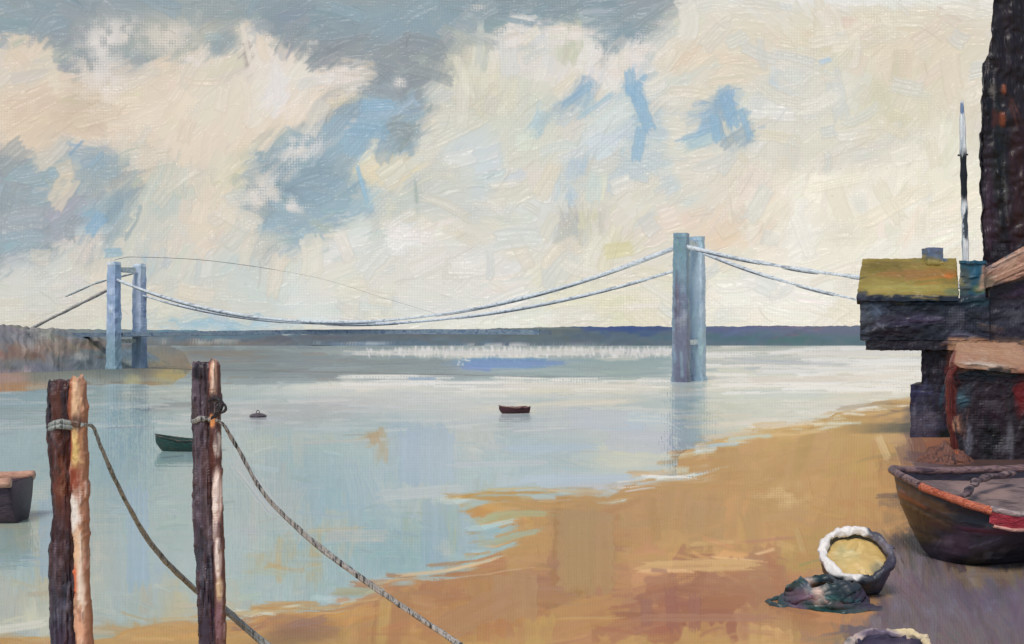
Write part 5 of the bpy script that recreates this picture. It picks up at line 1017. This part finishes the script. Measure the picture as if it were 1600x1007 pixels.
# tall tarred tower behind
dw = 60.; pw = dw / F
t = thing('tarred_tower', 'tall near black tower filling the top right corner', 'tower', (W(1650, 500, dw).x, dw + 5, 0))
bm = bmesh.new()
L_ = [(1566, -180), (1562, 0), (1552, 40), (1546, 85), (1536, 100), (1534, 160), (1536, 200), (1531, 210), (1533, 300), (1536, 380), (1540, 440), (1540, 690)]
P = [W(x, y, dw) for x, y in L_]; P[-1].z = -.2; P += [Vector((W(1860, 0, dw).x, dw, -.2)), W(1860, -180, dw)]
prism(bm, P, 9.); worked('tower_wall', bm, mTar, dw, t, edge=.085, amp=.14, freq=1.1, gain=.5, relief=.5)
bm = bmesh.new(); prism(bm, [W(1562, -180, dw - .4), W(1562, -196, dw - .4), W(1866, -196, dw - .4), W(1866, -180, dw - .4)], 9.8); rough(bm, .8, .08, .8, 3)
obj('parapet', bm, paint('tower_cap', [(50, 42, 48), (66, 56, 60)], pw, t.location, 'x', k=.7), t)
# lean-to with a peach roof against the tower
dl_ = 54.5; pl = dl_ / F
t = thing('lean_to', 'mauve walled lean-to whose peach roof slopes up to the right edge', 'shed', (W(1640, 500, dl_).x, dl_ + 3, 0))
bm = bmesh.new(); a0, a1, a2, a3 = W(1536, 424, dl_), W(1612, 380, dl_ - .2), W(1700, 356, dl_ - .2), W(1700, 400, dl_ - .6)
prism(bm, [W(1534, 452, dl_ - .5), W(1538, 420, dl_ - .5), W(1570, 402, dl_ - .5), W(1612, 378, dl_ - .5), W(1720, 330, dl_ - .5), W(1720, 380, dl_ - .5), W(1612, 428, dl_ - .5), W(1575, 440, dl_ - .5)], 4.6); worked('roof', bm, mWharf, dl_, t, gain=.8)
bm = bmesh.new(); prism(bm, [Vector((W(1546, 0, dl_).x, dl_, 0)), W(1546, 448, dl_), W(1612, 427, dl_), W(1716, 384, dl_), Vector((W(1716, 0, dl_).x, dl_, 0))], 3.8); worked('wall', bm, mWharf, dl_, t, edge=.08, gain=.55)
# low shack with a peach roof
ds = 42.; ps = ds / F
t = thing('shack', 'low dark maroon shack with flat peach roof under the wharf hut', 'shed', (W(1560, 700, ds).x, ds + 2, 0)); ls = t.location
bm = bmesh.new(); z0 = W(0, 573, ds).z
f = [W(1484, 566, ds - .3), W(1620, 580, ds - .3), W(1620, 552, ds + 3.4), W(1588, 536, ds + 3.4), W(1496, 536, ds + 3.4)]
v = [bm.verts.new(p) for p in f]; w_ = [bm.verts.new(p + Vector((0, 0, -.16))) for p in f]
bm.faces.new(v); bm.faces.new(w_[::-1])
for i in range(5): bm.faces.new([v[i], w_[i], w_[(i + 1) % 5], v[(i + 1) % 5]])
worked('roof', bm, mWharf, ds, t, gain=.68)
bm = bmesh.new(); block(bm, W(1492, 0, ds).x, W(1760, 0, ds).x, ds, ds + 3.4, -.2, z0 - .10); worked('wall', bm, mWharf, ds, t, gain=.62)
bm = bmesh.new(); a, b = W(1479, 572, ds - .2), W(1494, 665, ds - .2); pp = curve([W(1494, 572, ds - .25), W(1484, 590, ds - .25), W(1483, 630, ds - .25), W(1486, 665, ds - .25), W(1496, 720, ds - .25)], 30); pp[-1].z = -.1; tube(bm, pp, [.13 + .06 * mnoise.noise(Vector((i * .4, 1, 1))) for i in range(30)], 10); rough(bm, .4, .03, 3, 1)
obj('corner_post', bm, paint('rust_post', [(70, 30, 32), (104, 40, 36), (128, 54, 44), (60, 34, 38)], ps, ls, 'z', [dab(1490, 662, 10, 16, (196, 140, 112), ds)], k=.85, across=4), t)
# rust red heap in front of the shack
c = G(1476, 724, .3); t_loc = c; bm = bmesh.new()
bmesh.ops.create_icosphere(bm, subdivisions=4, radius=1.0)
for v in bm.verts:
    q = v.co.copy(); hh = max(q.z, -.15)
    v.co = c + Vector((q.x * 1.12, q.y * .8, (1 - min(1, math.hypot(q.x, q.y)) ** 1.5) * .95 * (.75 + .5 * mnoise.noise(q * 2.2 + Vector((3, 1, 2)))) if q.z > 0 else -.1)) + mnoise.noise_vector(q * 3.5) * .13
o = obj('net_heap', bm, paint('rust_nets', [(70, 48, 48), (112, 74, 62), (138, 88, 66), (96, 66, 68)], .0222, (0, 0, 0), 'z', [(W(1500, 700, c.y - .6), (.16, .8, .3), (176, 92, 56)), (W(1450, 705, c.y - .6), (.3, .8, .35), (128, 90, 80))], k=.85, along=20, across=6, rot=(0, .5, 0))); o['label'] = 'rust red heap of nets between the beached boat and shack'; o['category'] = 'net heap'
